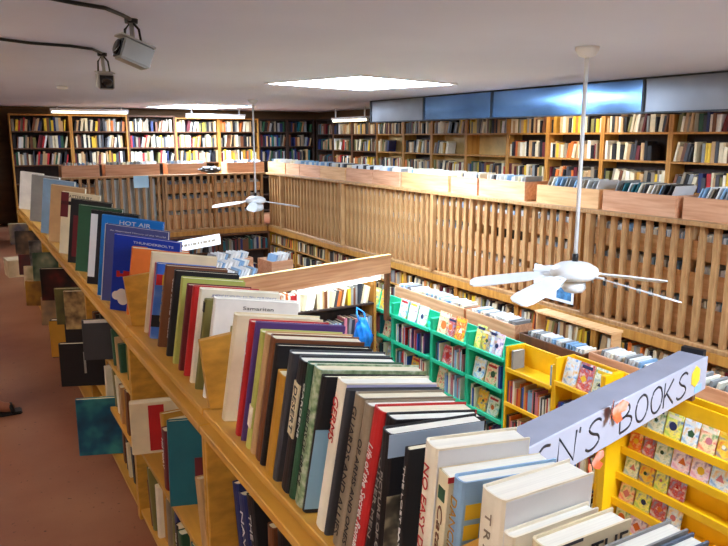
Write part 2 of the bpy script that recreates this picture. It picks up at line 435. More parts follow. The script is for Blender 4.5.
# ---- right wall (front at x = 7.0, faces -x)
RXF = 7.05
edges = [at(x, 133, X=RXF).y for x in (332.6, 351.8, 376.5, 403.4, 431.5, 465.9, 507.8, 547.6, 602.6, 670.6)]
edges += [edges[-1]-1.05, edges[-1]-2.1]
wall_bookcase('dark stained bookcase on the long wall right in the far corner', (RXF, 14.46, 0), -PI/2, 14.46-edges[0]-.004, [.06, .36, .70, 1.035, 1.37, 1.70], 2.03, .27, M['darkwood'], 'bookcases along the long wall', 'x', {}, DARK, 99, gaps=[('skip', 0), ('skip', 1), ('skip', 2)])  # wood and covers darkened in place of weak light in the corner
words_bay = ['wall bay next to the far corner'] + ['%s wall bay from corner' % ORD[i] for i in range(1, 11)]
RSH = [.06, .36, .70, 1.035, 1.37, 1.70]
for i in range(len(edges)-1):
    y0, y1 = edges[i+1], edges[i]
    ids = {}
    if i in (6, 7, 8, 9): ids = {5: 'top shelf', 4: 'middle shelf'}
    gaps = [('skip', 0), ('skip', 1), ('skip', 2)]
    if i == 2: gaps.append(('g', 4, .5))
    if i == 4: gaps.append(('g', 4, .5))
    if i == 5: gaps += [('skip', 4)]
    if i == 8: gaps.append(('g', 4, .8))
    # local x runs far -> near : rz = -90deg puts local x on -y world, local y (into the case) on +x
    wall_bookcase('honey wood bookcase beyond the long railing, ' + words_bay[i], (RXF, y1, 0), -PI/2, y1-y0-.004, RSH, 2.06, .27,
                  M['oak'] if i > 1 else M['brownwood'], 'bookcases along the long wall', words_bay[i], ids, WARM if i in (1, 3, 4, 6, 7, 8) else MIX, 100+i,
                  back=M['oaklight'] if i in (2, 4, 5) else M['darkwood'], gaps=gaps, tr=(.026, .056))
# ---- back wall (front at y = 14.5, faces -y)
BYF = 14.5
bx = [at(x, 133, Y=BYF).x for x in (9.6, 71.4, 128.2, 175.6, 219.2, 259)] + [6.37, 7.03]
BSH = [.06, .40, .78, 1.13, 1.44, 1.75]
bw = ['end bay beside the aisle', 'second bay from the aisle', 'third bay from the aisle', 'fourth bay from the aisle', 'fifth bay from the aisle', 'sixth bay from the aisle', 'corner bay']
for i in range(len(bx)-1):
    wood = [M['oak'], M['oak'], M['brownwood'], M['oak'], M['oak'], M['darkwood'], M['darkwood']][i]  # last two bays: weak light there is painted as darker wood
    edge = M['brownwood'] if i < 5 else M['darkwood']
    wall_bookcase('%s bookcase at the far end of the room, %s' % ('dark stained' if i > 4 else 'brown wood', bw[i]), (bx[i], BYF, 0), 0, bx[i+1]-bx[i]-.004, BSH, 2.06 if i < 3 else 2.03, .3,
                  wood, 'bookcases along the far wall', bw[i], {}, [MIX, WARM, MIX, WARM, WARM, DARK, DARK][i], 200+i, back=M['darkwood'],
                  gaps=[('skip', 0), ('skip', 1), ('skip', 2)], edge=edge, hb=.25, tr=(.022, .05))
# dark bookcase at the end of the aisle on the left
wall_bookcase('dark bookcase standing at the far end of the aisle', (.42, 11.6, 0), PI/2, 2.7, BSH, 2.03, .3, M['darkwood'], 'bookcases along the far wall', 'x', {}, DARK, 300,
              gaps=[('skip', 0)])

# ================================================================== RECORD CRATES ON THE RAILS
CR0 = {}
def crate(L, Wd, H, wood):
    """crate with open top; local x along length, y width, origin at base centre"""
    k = (round(L, 3), Wd, H, wood.name)
    r = []
    b = .014
    r.append(('front_board', (-L/2, L/2, -Wd/2, -Wd/2+b, .0, H)))
    r.append(('back_board', (-L/2, L/2, Wd/2-b, Wd/2, .0, H)))
    r.append(('end_board', (-L/2, -L/2+b, -Wd/2+b, Wd/2-b, .0, H)))
    r.append(('end_board', (L/2-b, L/2, -Wd/2+b, Wd/2-b, .0, H)))
    r.append(('base_board', (-L/2+b, L/2-b, -Wd/2+b, Wd/2-b, .0, .012)))
    return r
def make_crate(label, loc, rz, L, Wd, H, wood, group, name='record_crate', cat='crate'):
    t = thing(name, label, cat, loc, rz, group)
    for n, bb in crate(L, Wd, H, wood): box(n, *bb, wood, t, bevel=.002)
    return t
SLV = {}
def sleeve_mesh(kind, size, th, col):
    k = (kind, size, th, col)
    if k not in SLV:
        bm = bmesh.new(); bm_box(bm, -th/2, th/2, -size/2, size/2, 0, size)
        bmesh.ops.bevel(bm, geom=bm.edges[:], offset=min(.001, th*.2), segments=1, affect='EDGES')
        SLV[k] = mesh(bm, COV[col] if col != 'sleeve' else M['sleeve'], kind)
    return SLV[k]
NREC = [0]
def fill_records(loc, rz, L, Wd, H, n, word, grp, seed, size=.2, name='record_sleeve', cat='record', noun='record sleeve', cols=None, th=.011, lean=.16, zfloor=.013, endword='far', cat_grp=None):
    r = random.Random(seed)
    mtx = Matrix.Translation(loc) @ Matrix.Rotation(rz, 4, 'Z')
    room = L-.034-size*math.sin(lean)
    for i in range(n):
        c = r.choice(cols or ['sleeve', 'sleeve', 'sleeve', 'white', 'pale blue', 'grey', 'cream', 'ivory', 'charcoal'])
        x = -L/2+.017+th+room*(i+.4)/n
        s = size*r.choice((.97, 1.0, 1.03))
        o = obj(name, sleeve_mesh(noun.replace(' ', '_'), round(s, 4), th, c), None)
        o.matrix_world = mtx @ Matrix.Translation((x, r.uniform(-.01, .01), zfloor+th/2*abs(math.sin(lean)))) @ Matrix.Rotation(lean+r.uniform(-.03, .03), 4, 'Y')
        tag(o, '%s %s, %s from %s end, %s' % ('white' if c == 'sleeve' else c, noun, ORD[i], endword, word), cat, grp)
        NREC[0] += 1

def counter(label, p0, L, rz, tiers, wood, group, cols, seed):
    """low counter behind a railing: top board, end panels, crate-front tiers with gaps"""
    t = thing('record_counter', label, 'counter', p0, rz, group)
    box('top_board', 0, L, 0, .36, .955, .98, wood, t)
    nb = max(1, round(L/.95))
    for k in range(nb+1):
        x = min(max(k*L/nb, .015), L-.015)
        box('upright', x-.014, x+.014, .01, .34, 0, .954, wood, t)
    for z0, z1 in tiers:
        for k in range(nb):
            a, b = k*L/nb+.018 + (.012 if k == 0 else 0), (k+1)*L/nb-.018 - (.012 if k == nb-1 else 0)
            box('bin_front', a, b, .02, .034, z0, z1, wood, t)
            box('bin_floor', a, b, .035, .33, z0, z0+.012, wood, t, bevel=0)
    if rz == 0: box('grey_panel', .85, 1.85, .004, .018, .08, .93, M['silver'], t)
    box('rear_panel', .03, L-.03, .345, .355, 0, .95, M['darkwood'], t, bevel=0)
    return t
DISC = []
TIERS = ((.02, .28), (.36, .56), (.66, .82))
def discs_for(p0, L, rz, tiers, seed, dens=.9):
    r = random.Random(seed)
    mtx = Matrix.Translation(p0) @ Matrix.Rotation(rz, 4, 'Z')
    nb = max(1, round(L/.95))
    for z0, z1 in tiers:
        for k in range(nb):
            x = k*L/nb+.05
            if r.random() > dens: continue
            while x < (k+1)*L/nb-.06:
                th = r.choice((.011, .011, .022)); s = (z1-z0)+r.uniform(.015, .05)
                DISC.append((mtx @ Matrix.Translation((x, .16, z0+.014)), th, .2, s, r.choice(['sleeve', 'sleeve', 'white', 'sleeve', 'grey', 'pale blue', 'ivory'])))
                x += th+r.uniform(.0, .012)
# right rail counter: local x = +y world, local y must point +x  -> use rz=+90 gives local y = -x ; so build from far end with rz=-90
p0 = (RX+.12, 12.2, 0); LR = 12.2-1.7
counter('long pine record counter standing behind the long railing', p0, LR, -PI/2, TIERS, M['pine2'], 'record counters', None, 1)
discs_for(p0, LR, -PI/2, TIERS, 5, .85)
p1 = (1.1, 12.46, 0); LB = 3.85
counter('pine record counter standing behind the far railing', p1, LB, 0, TIERS, M['pine2'], 'record counters', None, 2)
discs_for(p1, LB, 0, TIERS, 6)
# crates on the right counter
bounds = [268, 285.7, 300, 320, 346, 373, 400.7, 450.7, 479, 527]
ys = [at(x, 170, X=RX+.15).y for x in bounds]
segs = [(ys[i], ys[i+1]) for i in range(len(ys)-1)]
for a, b in ((536, 599.5), (601, 679.5), (682, 745)):
    segs.append((at(a, 200, X=RX+.15).y, at(b, 200, X=RX+.15).y))
segs.append((segs[-1][1]-.02, segs[-1][1]-.75))
for i, (ya, yb) in enumerate(segs):
    L = ya-yb-.035; yc = (ya+yb)/2; skew = rnd.uniform(-.035, .035)
    word = 'crate beside the rail corner' if i == 0 else '%s crate from the rail corner' % ORD[i]
    H = .20 if i < 9 else .185
    zb = .982
    loc = (RX+.31, yc, zb)
    make_crate('pine record crate on the long railing counter, %s' % ('beside the rail corner' if i == 0 else ORD[i]+' from the rail corner'), loc, -PI/2+skew, L, .335, H, M['pine' if i % 3 else 'pine2'], 'record crates on the long counter')
    n = [8, 7, 9, 12, 13, 13, 20, 12, 12, 12, 15, 11, 6][i] if i < 13 else 6
    cols = None if i < 9 else ['sleeve', 'charcoal', 'grey', 'pale blue', 'sleeve', 'black', 'ivory', 'teal', 'taupe']
    big = i >= 9
    fill_records(loc, -PI/2+skew, L, .335, H, n, word, 'records in the %s' % word, 400+i, size=.235 if not big else .27, lean=.14 if not big else .4, cols=cols)
# crates on the back counter
bxs = [at(x, 165, Y=12.6).x for x in (60, 98, 104, 158, 166, 205, 225, 262)]
for i in range(0, 8, 2):
    L = bxs[i+1]-bxs[i]; xc = (bxs[i]+bxs[i+1])/2
    if xc < 1.1+L/2: xc = 1.1+L/2
    word = 'far crate %s' % ['nearest aisle', 'behind blue paper', 'third from aisle', 'beside rail corner'][i//2]
    loc = (xc, 12.66, .982)
    make_crate('pine record crate on the far railing counter, %s' % ['nearest the aisle', 'behind the pale blue paper', 'third from the aisle', 'nearest the rail corner'][i//2], loc, 0, L, .335, .2, M['pine'], 'record crates on the far counter')
    fill_records(loc, 0, L, .335, .2, [9, 15, 11, 10][i//2], word, 'records in the ' + word, 450+i, size=.23, lean=.1, endword='aisle')

# sky blue paper on the far railing
o = box('paper_notice', -.125, .125, -.0015, .0015, -.1, .1, mat('pale blue paper', (186, 228, 250), .7, noise=.02), None, bevel=0, loc=(2.68, 12.296, .895))
tag(o, 'pale blue sheet of paper fixed to the far railing', 'paper')
o = box('poster', -.27, .27, -.002, .002, -.16, .16, mat('white poster card', (232, 238, 244), .6, noise=.02), None, bevel=0, loc=(4.957, 4.92, .235), rot=(0, 0, -PI/2))
tag(o, 'white poster with a blue patch fixed to the long railing behind the nearer fan', 'poster')
box('poster_picture', .05, .24, -.0032, -.0021, -.13, -.02, mat('blue poster print', (70, 130, 180), .6, noise=.3, scale=(20, 20, 20)), o, bevel=0)
# crumpled carrier bag on the far rail top
bm = bmesh.new(); bmesh.ops.create_icosphere(bm, subdivisions=3, radius=1)
for v in bm.verts:
    k = 1+.35*math.sin(v.co.x*9+v.co.y*5)*math.cos(v.co.z*8+v.co.x*3)
    v.co = Vector((v.co.x*.19*k, v.co.y*.08*k, v.co.z*.055*k))
o = obj('carrier_bag', bm, mat('grey brown plastic bag', (112, 98, 86), .4, noise=.4, scale=(20, 20, 20)), None, (3.9, 12.33, 1.072))
tag(o, 'crumpled grey-brown bag lying on the far railing', 'bag')

# ================================================================== CEILING FANS
def fan_meshes():
    d = {}
    bm = bmesh.new(); bm_lathe(bm, [(.018, -.065), (.05, -.055), (.072, -.02), (.075, 0)]); d['canopy'] = mesh(bm, M['white'])
    bm = bmesh.new(); bm_lathe(bm, [(.03, -.02), (.10, -.035), (.150, -.065), (.158, -.095), (.15, -.12), (.11, -.14), (.05, -.15)]); d['motor'] = mesh(bm, M['white'])
    bm = bmesh.new(); bm_lathe(bm, [(.05, -.15), (.075, -.155), (.08, -.20), (.06, -.225), (.02, -.235)]); d['switch'] = mesh(bm, M['white'])
    bm = bmesh.new()
    pts = [(.13, .022), (.22, .04), (.30, .062), (.45, .068), (.60, .07), (.66, .06), (.685, .03)]
    up = []; lo = []
    for x, w in pts:
        z = -.012-(x-.13)*.15
        for lst, s in ((up, 1), (lo, -1)):
            lst.append((x, s*w, z-s*w*.25))
    def ring(off): return [[bm.verts.new((p[0], p[1], p[2]+off)) for p in l] for l in (up, lo)]
    a, b = ring(.004), ring(-.004)
    n = len(pts)
    for i in range(n-1):
        bm.faces.new((a[0][i], a[1][i], a[1][i+1], a[0][i+1])); bm.faces.new((b[0][i], b[0][i+1], b[1][i+1], b[1][i]))
        bm.faces.new((a[0][i], a[0][i+1], b[0][i+1], b[0][i])); bm.faces.new((a[1][i], b[1][i], b[1][i+1], a[1][i+1]))
    for i in (0, n-1): bm.faces.new((a[0][i], b[0][i], b[1][i], a[1][i]))
    d['blade'] = mesh(bm, M['blade'])
    bm = bmesh.new(); bm_box(bm, .09, .2, -.014, .014, -.022, -.012); d['arm'] = mesh(bm, M['white'])
    return d
FM = fan_meshes()
def fan(label, loc, hub_z, angles, dome=False):
    t = thing('ceiling_fan', label, 'ceiling fan', loc, 0, 'white ceiling fans')
    obj('canopy', FM['canopy'], None, t)
    bm = bmesh.new(); bm_tube(bm, [(0, 0, -.06), (0, 0, hub_z-loc[2]-.015)], .013, 10); obj('down_rod', bm, M['white'], t)
    bm = bmesh.new(); bm_tube(bm, [(0, 0, hub_z-loc[2]+.03), (0, 0, hub_z-loc[2]-.022)], .02, 10); obj('collar', bm, M['blackp'], t)
    obj('motor_housing', FM['motor'], None, t, (0, 0, hub_z-loc[2]))
    s = obj('switch_housing', FM['switch'], None, t, (0, 0, hub_z-loc[2]))
    if dome: s.scale = (1.55, 1.55, 1.35); s.location.z += .05
    for a in angles:
        b = obj('blade', FM['blade'], None, t, (0, 0, hub_z-loc[2]-.095), (0, 0, a))
        obj('blade_arm', FM['arm'], None, b)
    return t
def img_ang(a):   # angle measured from camera right towards straight ahead
    v = RT*math.cos(R(a)) + Vector((math.sin(YAW), math.cos(YAW), 0))*math.sin(R(a))
    return math.atan2(v.y, v.x)
fan('white ceiling fan on a long rod hanging nearer the painted sign', (3.49, 3.28, ZC), .86, [img_ang(a) for a in (318, 225, 170, 12, 95)])
fan('white ceiling fan on a long rod hanging near the far railing', (4.0, 10.4, ZC), .76, [img_ang(a) for a in (180, 272, 358, 88)], True)

# ================================================================== CEILING LIGHTS, CAMERAS
def strip_light(label, a, b, m='tube', w=.09, group='fluorescent strip lights'):
    a, b = Vector(a), Vector(b); L = (b-a).length; ang = math.atan2((b-a).y, (b-a).x)
    t = thing('fluorescent_light', label, 'light', a, ang, group)
    box('fixture_body', 0, L, -w/2, w/2, 0, .045, M['white'], t)
    bm = bmesh.new(); bm_tube(bm, [(.03, 0, -.022), (L-.03, 0, -.022)], .02, 10); obj('tube', bm, M[m], t)
    for x in (.12, L-.12): box('stem', x-.012, x+.012, -.012, .012, .046, ZC-a.z, M['white'], t)
    for x in (.015, L-.015): box('tube_holder', x-.012, x+.012, -.02, .02, -.045, 0, M['white'], t)
    return t
pa, pb = at(50, 109, Y=14.3), at(128, 113, Y=14.3); z = 2.115
strip_light('lit fluorescent strip above the two bays nearest the aisle', (pa.x, 14.3, z), (pb.x, 14.3, z))
pa, pb = at(186, 119, Y=14.3), at(245, 122, Y=14.3); z = 2.06
strip_light('lit fluorescent strip above the bays near the far corner', (pa.x, 14.3, z), (pb.x, 14.3, z))
pa, pb = at(333, 119, X=6.75), at(368, 118, X=6.75)
strip_light('lit fluorescent strip above the long wall bookcases past the duct end', (6.75, pa.y, 1.98), (6.75, pb.y, 1.98))
# hung twin tube fixtures over the aisle (their glow shows on the ceiling at the photo's edge); the one behind and those past the duct are added fill
def hung_light(label, loc, L):
    t = thing('fluorescent_light', label, 'light', loc, 0, 'hung aisle lights')
    box('fixture_body', -.03, .03, -L/2, L/2, -.21, -.17, M['white'], t)
    for x in (-.06, .06):
        bm = bmesh.new(); bm_tube(bm, [(x, -L/2+.02, -.19), (x, L/2-.02, -.19)], .014, 10); obj('tube', bm, M['panel'], t)
    for y in (-L*.35, L*.35):
        bm = bmesh.new(); bm_tube(bm, [(0, y, -.175), (0, y, 0)], .008, 8); obj('hanger_rod', bm, M['white'], t)
hung_light('hung tube light over the aisle behind the viewer', (-.35, -1.3, ZC), 1.5)  # unseen fixture added to light the near books
hung_light('hung tube light over the aisle beside the viewer', (-.75, 1.0, ZC), 1.5)
hung_light('hung tube light over the aisle just outside the view', (-.8, 4.2, ZC), 1.5)
hung_light('hung tube light over the middle of the aisle', (-.8, 7.4, ZC), 1.5)
hung_light('hung tube light over the far end of the aisle', (-.8, 10.4, ZC), 1.5)
hung_light('hung tube light beyond the duct over the nearer long wall bookcases', (6.6, 3.4, ZC), 1.5)  # added out of sight to brighten the wall bookcases
hung_light('hung tube light beyond the duct over the middle long wall bookcases', (6.6, 6.6, ZC), 1.5)  # second added fill tube for the same wall

# smoke detector
o = obj('smoke_detector', (lambda b: (bm_lathe(b, [(.035, -.035), (.055, -.03), (.06, -.008), (.05, 0)], 20), b)[1])(bmesh.new()), M['white'], None, at(62, 86, Z=ZC))
o.location.z = ZC
tag(o, 'small white smoke detector on the ceiling behind the hanging cameras', 'smoke detector')
# cameras
def security_camera(label, mount, body, heading, pitch, roll, size, chord):
    t = thing('security_camera', label, 'security camera', mount, 0, 'hanging security cameras')
    mb = Vector(body)-Vector(mount)
    w, h, l = size
    rot = Matrix.Rotation(heading, 4, 'Z') @ Matrix.Rotation(pitch, 4, 'X') @ Matrix.Rotation(roll, 4, 'Y')
    bm = bmesh.new(); bm_box(bm, -w/2, w/2, -l/2, l/2, -h/2, h/2); bmesh.ops.bevel(bm, geom=bm.edges[:], offset=.008, segments=2, affect='EDGES')
    bmesh.ops.transform(bm, matrix=Matrix.Translation(mb) @ rot, verts=bm.verts); b = obj('housing', bm, M['silver'], t)
    bm = bmesh.new(); bm_box(bm, -w/2-.004, w/2+.004, -l/2-.02, l/2+.0, h/2+.002, h/2+.010); bmesh.ops.transform(bm, matrix=Matrix.Translation(mb) @ rot, verts=bm.verts)
    obj('sun_shield', bm, M['silver'], b)
    bm = bmesh.new(); bm_box(bm, -w*.42, w*.42, -l/2-.004, -l/2+.002, -h*.42, h*.42); bmesh.ops.transform(bm, matrix=Matrix.Translation(mb) @ rot, verts=bm.verts)
    f = obj('front_plate', bm, M['blackp'], b)
    bm = bmesh.new(); bm_lathe(bm, [(h*.36, 0), (h*.36, .012), (h*.28, .016), (.004, .012)], 20)
    bmesh.ops.transform(bm, matrix=Matrix.Translation(mb) @ rot @ Matrix.Translation((0, -l/2-.003, 0)) @ Matrix.Rotation(PI/2, 4, 'X'), verts=bm.verts); obj('lens', bm, M['glass'], b)
    bm = bmesh.new(); bm_lathe(bm, [(.03, -.02), (.032, 0)], 16); obj('ceiling_mount', bm, M['blackp'], t)
    bm = bmesh.new(); bm_tube(bm, [(0, 0, -.015), (mb.x*.3, mb.y*.3, mb.z*.45), tuple(mb+Vector((0, 0, h*.4)))], .011, 8); obj('bracket', bm, M['silver'], t)
    for s in (-1, 1):
        bm = bmesh.new(); c = RT*s*.03
        pts = [Vector((0, 0, -.01)), c*1.1+mb*.3, c*1.3+mb*.65, mb+c*.5+Vector((0, 0, h*.45))]
        bm_tube(bm, pts, .006, 8); obj('loop_cable', bm, M['blackp'], t)
    return t
m1 = at(131, 19, Z=ZC); b1 = at(134, 54, Y=m1.y-.02)
security_camera('larger silver security camera hung from the ceiling, seen from its side', m1, b1, R(-83), R(-20), R(0), (.10, .10, .15), None)
m2 = at(102, 53, Z=ZC); b2 = at(105, 81, Y=m2.y-.03)
security_camera('smaller security camera hung from the ceiling, its black lens facing out', m2, b2, -YAW*.1, R(8), 0, (.10, .10, .16), None)
def ceiling_cable(label, pts):
    P = []
    for x, y in pts:
        p = at(x, y, Z=ZC-.012); P.append(tuple(p))
    Q = []
    for i in range(len(P)-1):
        for k in range(4):
            a = k/4; Q.append(tuple(Vector(P[i])*(1-a)+Vector(P[i+1])*a))
    Q.append(P[-1])
    bm = bmesh.new(); bm_tube(bm, Q, .009, 8)
    o = obj('cable', bm, M['blackp']); tag(o, label, 'cable', 'ceiling cables')
ceiling_cable('black cable along the ceiling to the larger camera', [(40, -4), (75, 3), (105, 8), (122, 15), (130, 19)])
ceiling_cable('black cable along the ceiling to the smaller camera', [(-8, 38), (30, 43), (70, 46), (92, 49), (101, 53)])

# ================================================================== BOOK ISLAND
IX = .548            # aisle side face of the cases
TOPZ = .80
divY = [.2, .70, 1.90, 2.95, 4.1, 5.25, 6.4, 7.6, 8.9]
case_words = ['nearest case', 'second case', 'third case', 'fourth case', 'fifth case', 'sixth case', 'seventh case', 'farthest case']
SLOPE = R(8)
def unit_shelves(i):
    return [.05, .36] if i < 3 else [.05, .31, .57]
for i in range(len(divY)-1):
    y0, y1 = divY[i], divY[i+1]
    t = thing('island_bookcase', 'golden plywood bookcase of the island beside the aisle, %s' % (ORD[i]+' from the near end'), 'bookcase', (IX, y0, 0), 0, 'island bookcases')
    L = y1-y0
    D = .36
    box('side_panel', 0, D, .002, .022, 0, TOPZ, M['island'], t)
    box('side_panel', 0, D, L-.022, L-.002, 0, TOPZ, M['island'], t)
    box('back_panel', D, D+.014, .002, L-.002, 0, .93, M['island'], t)
    box('top_board', -.012, D, .002, L-.002, TOPZ+.001, TOPZ+.026, M['island'], t)
    for z in unit_shelves(i):
        box('shelf', .006, D, .023, L-.023, z-.022, z, M['island'], t)
    box('kick_board', .02, .035, .023, L-.023, 0, .026, M['island'], t, bevel=0)
    # sloping display board carrying the top row
    bm = bmesh.new(); bm_box(bm, 0, .335, .004, L-.004, -.02, 0)
    b = obj('display_board', bm, M['island'], t, (.002, 0, .874), (0, SLOPE if i else R(1), 0), bevel=.002)
    bm = bmesh.new(); bm_box(bm, .02, .036, .004, L-.004, TOPZ+.027, .849); obj('riser_board', bm, M['island'], t)
    if i == 0: pass
    # divider panel standing at the far end of each unit
    if i < 3:
        bm = bmesh.new()
        prof = [(.02, .876), (.0, 1.082), (.20, 1.100), (.24, .846)]
        vs0 = [bm.verts.new((x, L-.011, z)) for x, z in prof]; vs1 = [bm.verts.new((x, L+.011, z)) for x, z in prof]
        bm.faces.new(vs0); bm.faces.new(vs1[::-1])
        for k in range(4): bm.faces.new((vs0[k], vs0[(k+1) % 4], vs1[(k+1) % 4], vs1[k]))
        obj('divider', bm, M['island'], t)

# ---- the top row, far (left of photo) to near
def top_book(key, label, px, py, t, d, col, yaw=-8, lean=3, hard=True, page='page', pitch=None, h=None, dy=0):
    xb = .562 + .033*min(1, max(0, (350-py)/90)) - (.05 if py < 240 else 0)      # the row bulges towards the aisle at its near end
    P = at(px, py, X=xb+.04)
    pitch = (SLOPE if py < 420 else R(2.5)) if pitch is None else pitch
    t = TADJ.get(key, t)
    rot = Euler((R(lean), pitch, R(yaw)), 'XYZ'); Rm = rot.to_matrix()
    zb = .876 + t/2*abs(math.sin(R(lean))) - (xb-IX-.002)*math.tan(SLOPE)*(1 if key not in NEAR else 0)
    hh = h or (P.z-zb)/(math.cos(R(lean))*math.cos(pitch))
    off = Rm @ Vector((0, t/2, hh))
    O = Vector((xb, P.y-off.y+dy, zb))
    return near_book(label, O, rot, t, hh, d, col, hard, 'books standing along the top of the island', page)
NEAR = ('trans', 'wh9', 'the', 'gr1', 'gr2', 'gr3')
ROW = [('a1', 20.0, 171.0, 0.05, -18), ('a2', 31.0, 174.0, 0.05, -22), ('a3', 42.0, 178.0, 0.045, -26), ('a4', 50.0, 184.0, 0.05, -28), ('a5', 61.0, 191.0, 0.04, -28), ('a6', 70.0, 198.0, 0.035, -28), ('a7', 78.0, 204.0, 0.035, -28), ('a8', 90.0, 209.0, 0.03, -26), ('hot', 101.0, 214.0, 0.025, -28), ('slate', 106.0, 223.0, 0.03, -30), ('plane', 115.0, 233.0, 0.03, -30), ('o1', 131.0, 246.0, 0.05, -14), ('cream2', 150.0, 251.0, 0.028, -14), ('pinkb', 155.0, 262.0, 0.012, -12), ('sky', 156.0, 262.0, 0.03, -12), ('br1', 164.0, 264.0, 0.032, -10), ('bk1', 173.0, 269.0, 0.03, -10), ('lm1', 180.0, 276.0, 0.03, -10), ('rd1', 186.0, 283.0, 0.032, -10), ('rd2', 192.0, 285.0, 0.022, -10), ('am', 198.0, 287.0, 0.03, -10), ('gl', 204.0, 298.0, 0.022, -10), ('sam', 212.0, 296.0, 0.03, -10), ('c1', 232.0, 312.0, 0.038, -10), ('rs', 247.0, 319.0, 0.03, -10), ('pb', 254.0, 321.0, 0.012, -10), ('lt', 258.0, 329.0, 0.028, -10), ('tn', 263.0, 331.0, 0.024, -10), ('bw', 268.0, 334.0, 0.034, -10), ('bkx', 274.0, 343.0, 0.036, -10), ('mus', 277.5, 369.0, 0.045, -6), ('wh0', 287.0, 350.0, 0.03, -8), ('dg', 296.0, 356.0, 0.032, -8), ('dots', 305.0, 361.0, 0.02, -8), ('spk', 311.0, 364.0, 0.028, -8), ('bb', 320.0, 374.0, 0.02, -8), ('germs', 334.0, 377.0, 0.03, -6), ('dk2', 344.0, 388.0, 0.014, -6), ('gu1', 352.0, 392.0, 0.032, -5), ('gu2', 362.0, 401.0, 0.026, -5), ('red9', 371.0, 405.0, 0.032, -5), ('blk9', 383.0, 413.0, 0.03, -5), ('war', 394.0, 424.0, 0.034, -5), ('thin', 419.0, 443.0, 0.014, -5), ('noeasy', 437.0, 435.0, 0.042, -9), ('cat', 453.0, 464.0, 0.03, -8), ('yg', 467.0, 470.0, 0.028, -8), ('trans', 499.0, 480.0, 0.036, -3), ('wh9', 522.0, 524.0, 0.02, -2), ('the', 550.0, 530.0, 0.032, 2), ('gr1', 601.0, 547.0, 0.02, 0), ('gr2', 623.0, 562.0, 0.018, 0), ('gr3', 646.0, 578.0, 0.02, 0)]
TADJ = {}
for a_, b_ in zip(ROW, ROW[1:]):
    ya = at(a_[1], a_[2], X=.602+.033*min(1, max(0, (350-a_[2])/90))).y; yb = at(b_[1], b_[2], X=.602+.033*min(1, max(0, (350-b_[2])/90))).y
    g = (ya-yb)*math.cos(R(a_[4]))
    if g < a_[3]*1.5: TADJ[a_[0]] = max(.006, g-.0015)
TB = {}
def T(key, *a, **k): TB[key] = top_book(key, *a, **k); return TB[key]

# far albums
far = [  # key px py thick depth col yaw label
 ('a1', 20, 171, .05, .24, 'white', -25, 'white album near the far end of the island top row'),
 ('a2', 31, 174, .05, .25, 'grey', -25, 'grey album with white top edge, far part of the island top'),
 ('a3', 42, 178, .045, .25, 'pale blue', -25, 'large pale blue-grey album toward the far end of the island top'),
 ('a4', 50, 184, .05, .25, 'tan', -25, 'tan-spined album beside the pale blue-grey album on the island top'),
 ('a5', 61, 191, .04, .25, 'cream', -25, 'cream album with a dark lettered band along its top'),
 ('a6', 70, 198, .035, .25, 'black', -25, 'black album behind the white-topped green book on the island'),
 ('a7', 78, 204, .035, .25, 'dark green', -25, 'dark green album with a broad white page edge'),
 ('a8', 90, 209, .03, .25, 'black', -25, 'black and white album just behind the bright blue HOT AIR book'),
 ('hot', 101, 214, .025, .30, mat('bright blue jacket', (30, 124, 206), .35, noise=.05), -28, 'bright blue album lettered HOT AIR'),
 ('slate', 106, 223, .03, .30, mat('slate violet jacket', (84, 88, 140), .4, noise=.06), -30, 'slate violet album with white lettering in front of HOT AIR'),
 ('plane', 115, 233, .03, .30, mat('royal blue jacket', (22, 58, 176), .35, noise=.05), -30, 'royal blue album with a red plane and white cloud on its cover'),
]
for k, px, py, th, d, col, yaw, lab in far:
    T(k, lab, px, py, th, d, col, yaw=yaw, lean=2, page='pagew' if k in ('a7', 'hot', 'a2') else 'page')
b = TB['hot']; cover_text(b, 'HOT AIR', M['inkwhite'], .55, .935, .5, .05)
b = TB['slate']; cover_text(b, 'An Illustrated History of the World', M['inkwhite'], .52, .93, .88, .022); spine_band(b, M['inkwhite'], .0, 1.0)
b = TB['a5']; cover_patch(b, M['blackp'], .0, .85, .80, .86, 'cover_band'); cover_text(b, 'ATTERBURY', M['ink'], .5, .94, .6, .05); cover_patch(b, COV['maroon'], 0, .2, .6, 1.0)
cover_patch(TB['a6'], COV['maroon'], .1, .9, .1, .75); cover_patch(TB['a8'], M['inkwhite'], .02, .16, .1, .95, 'cover_band')
cover_patch(TB['a7'], COV['red'], .5, .9, .1, .5)
b = TB['plane']; cover_text(b, 'THUNDERBOLTS', M['inkwhite'], .6, .93, .6, .03)
th_, h_, d_ = b['dims']
bm = bmesh.new()                      # red plane silhouette and cloud puffs
for x0, x1, z0, z1 in ((.10, .36, .46, .50), (.18, .28, .42, .54), (.08, .13, .45, .53)):
    bm_box(bm, d_*x0, d_*x1, -th_/2-.0008, -th_/2, h_*z0, h_*z1)
obj('cover_plane', bm, M['inkred'], b)
bm = bmesh.new()
for cx, cz, r in ((.10, .2, .06), (.18, .23, .07), (.26, .2, .06), (.2, .15, .07)):
    m_ = Matrix.Translation((d_*cx, -th_/2-.0003, h_*cz)) @ Matrix.Rotation(PI/2, 4, 'X')
    bmesh.ops.create_circle(bm, cap_ends=True, segments=14, radius=h_*r, matrix=m_)
obj('cover_cloud', bm, M['inkwhite'], b)

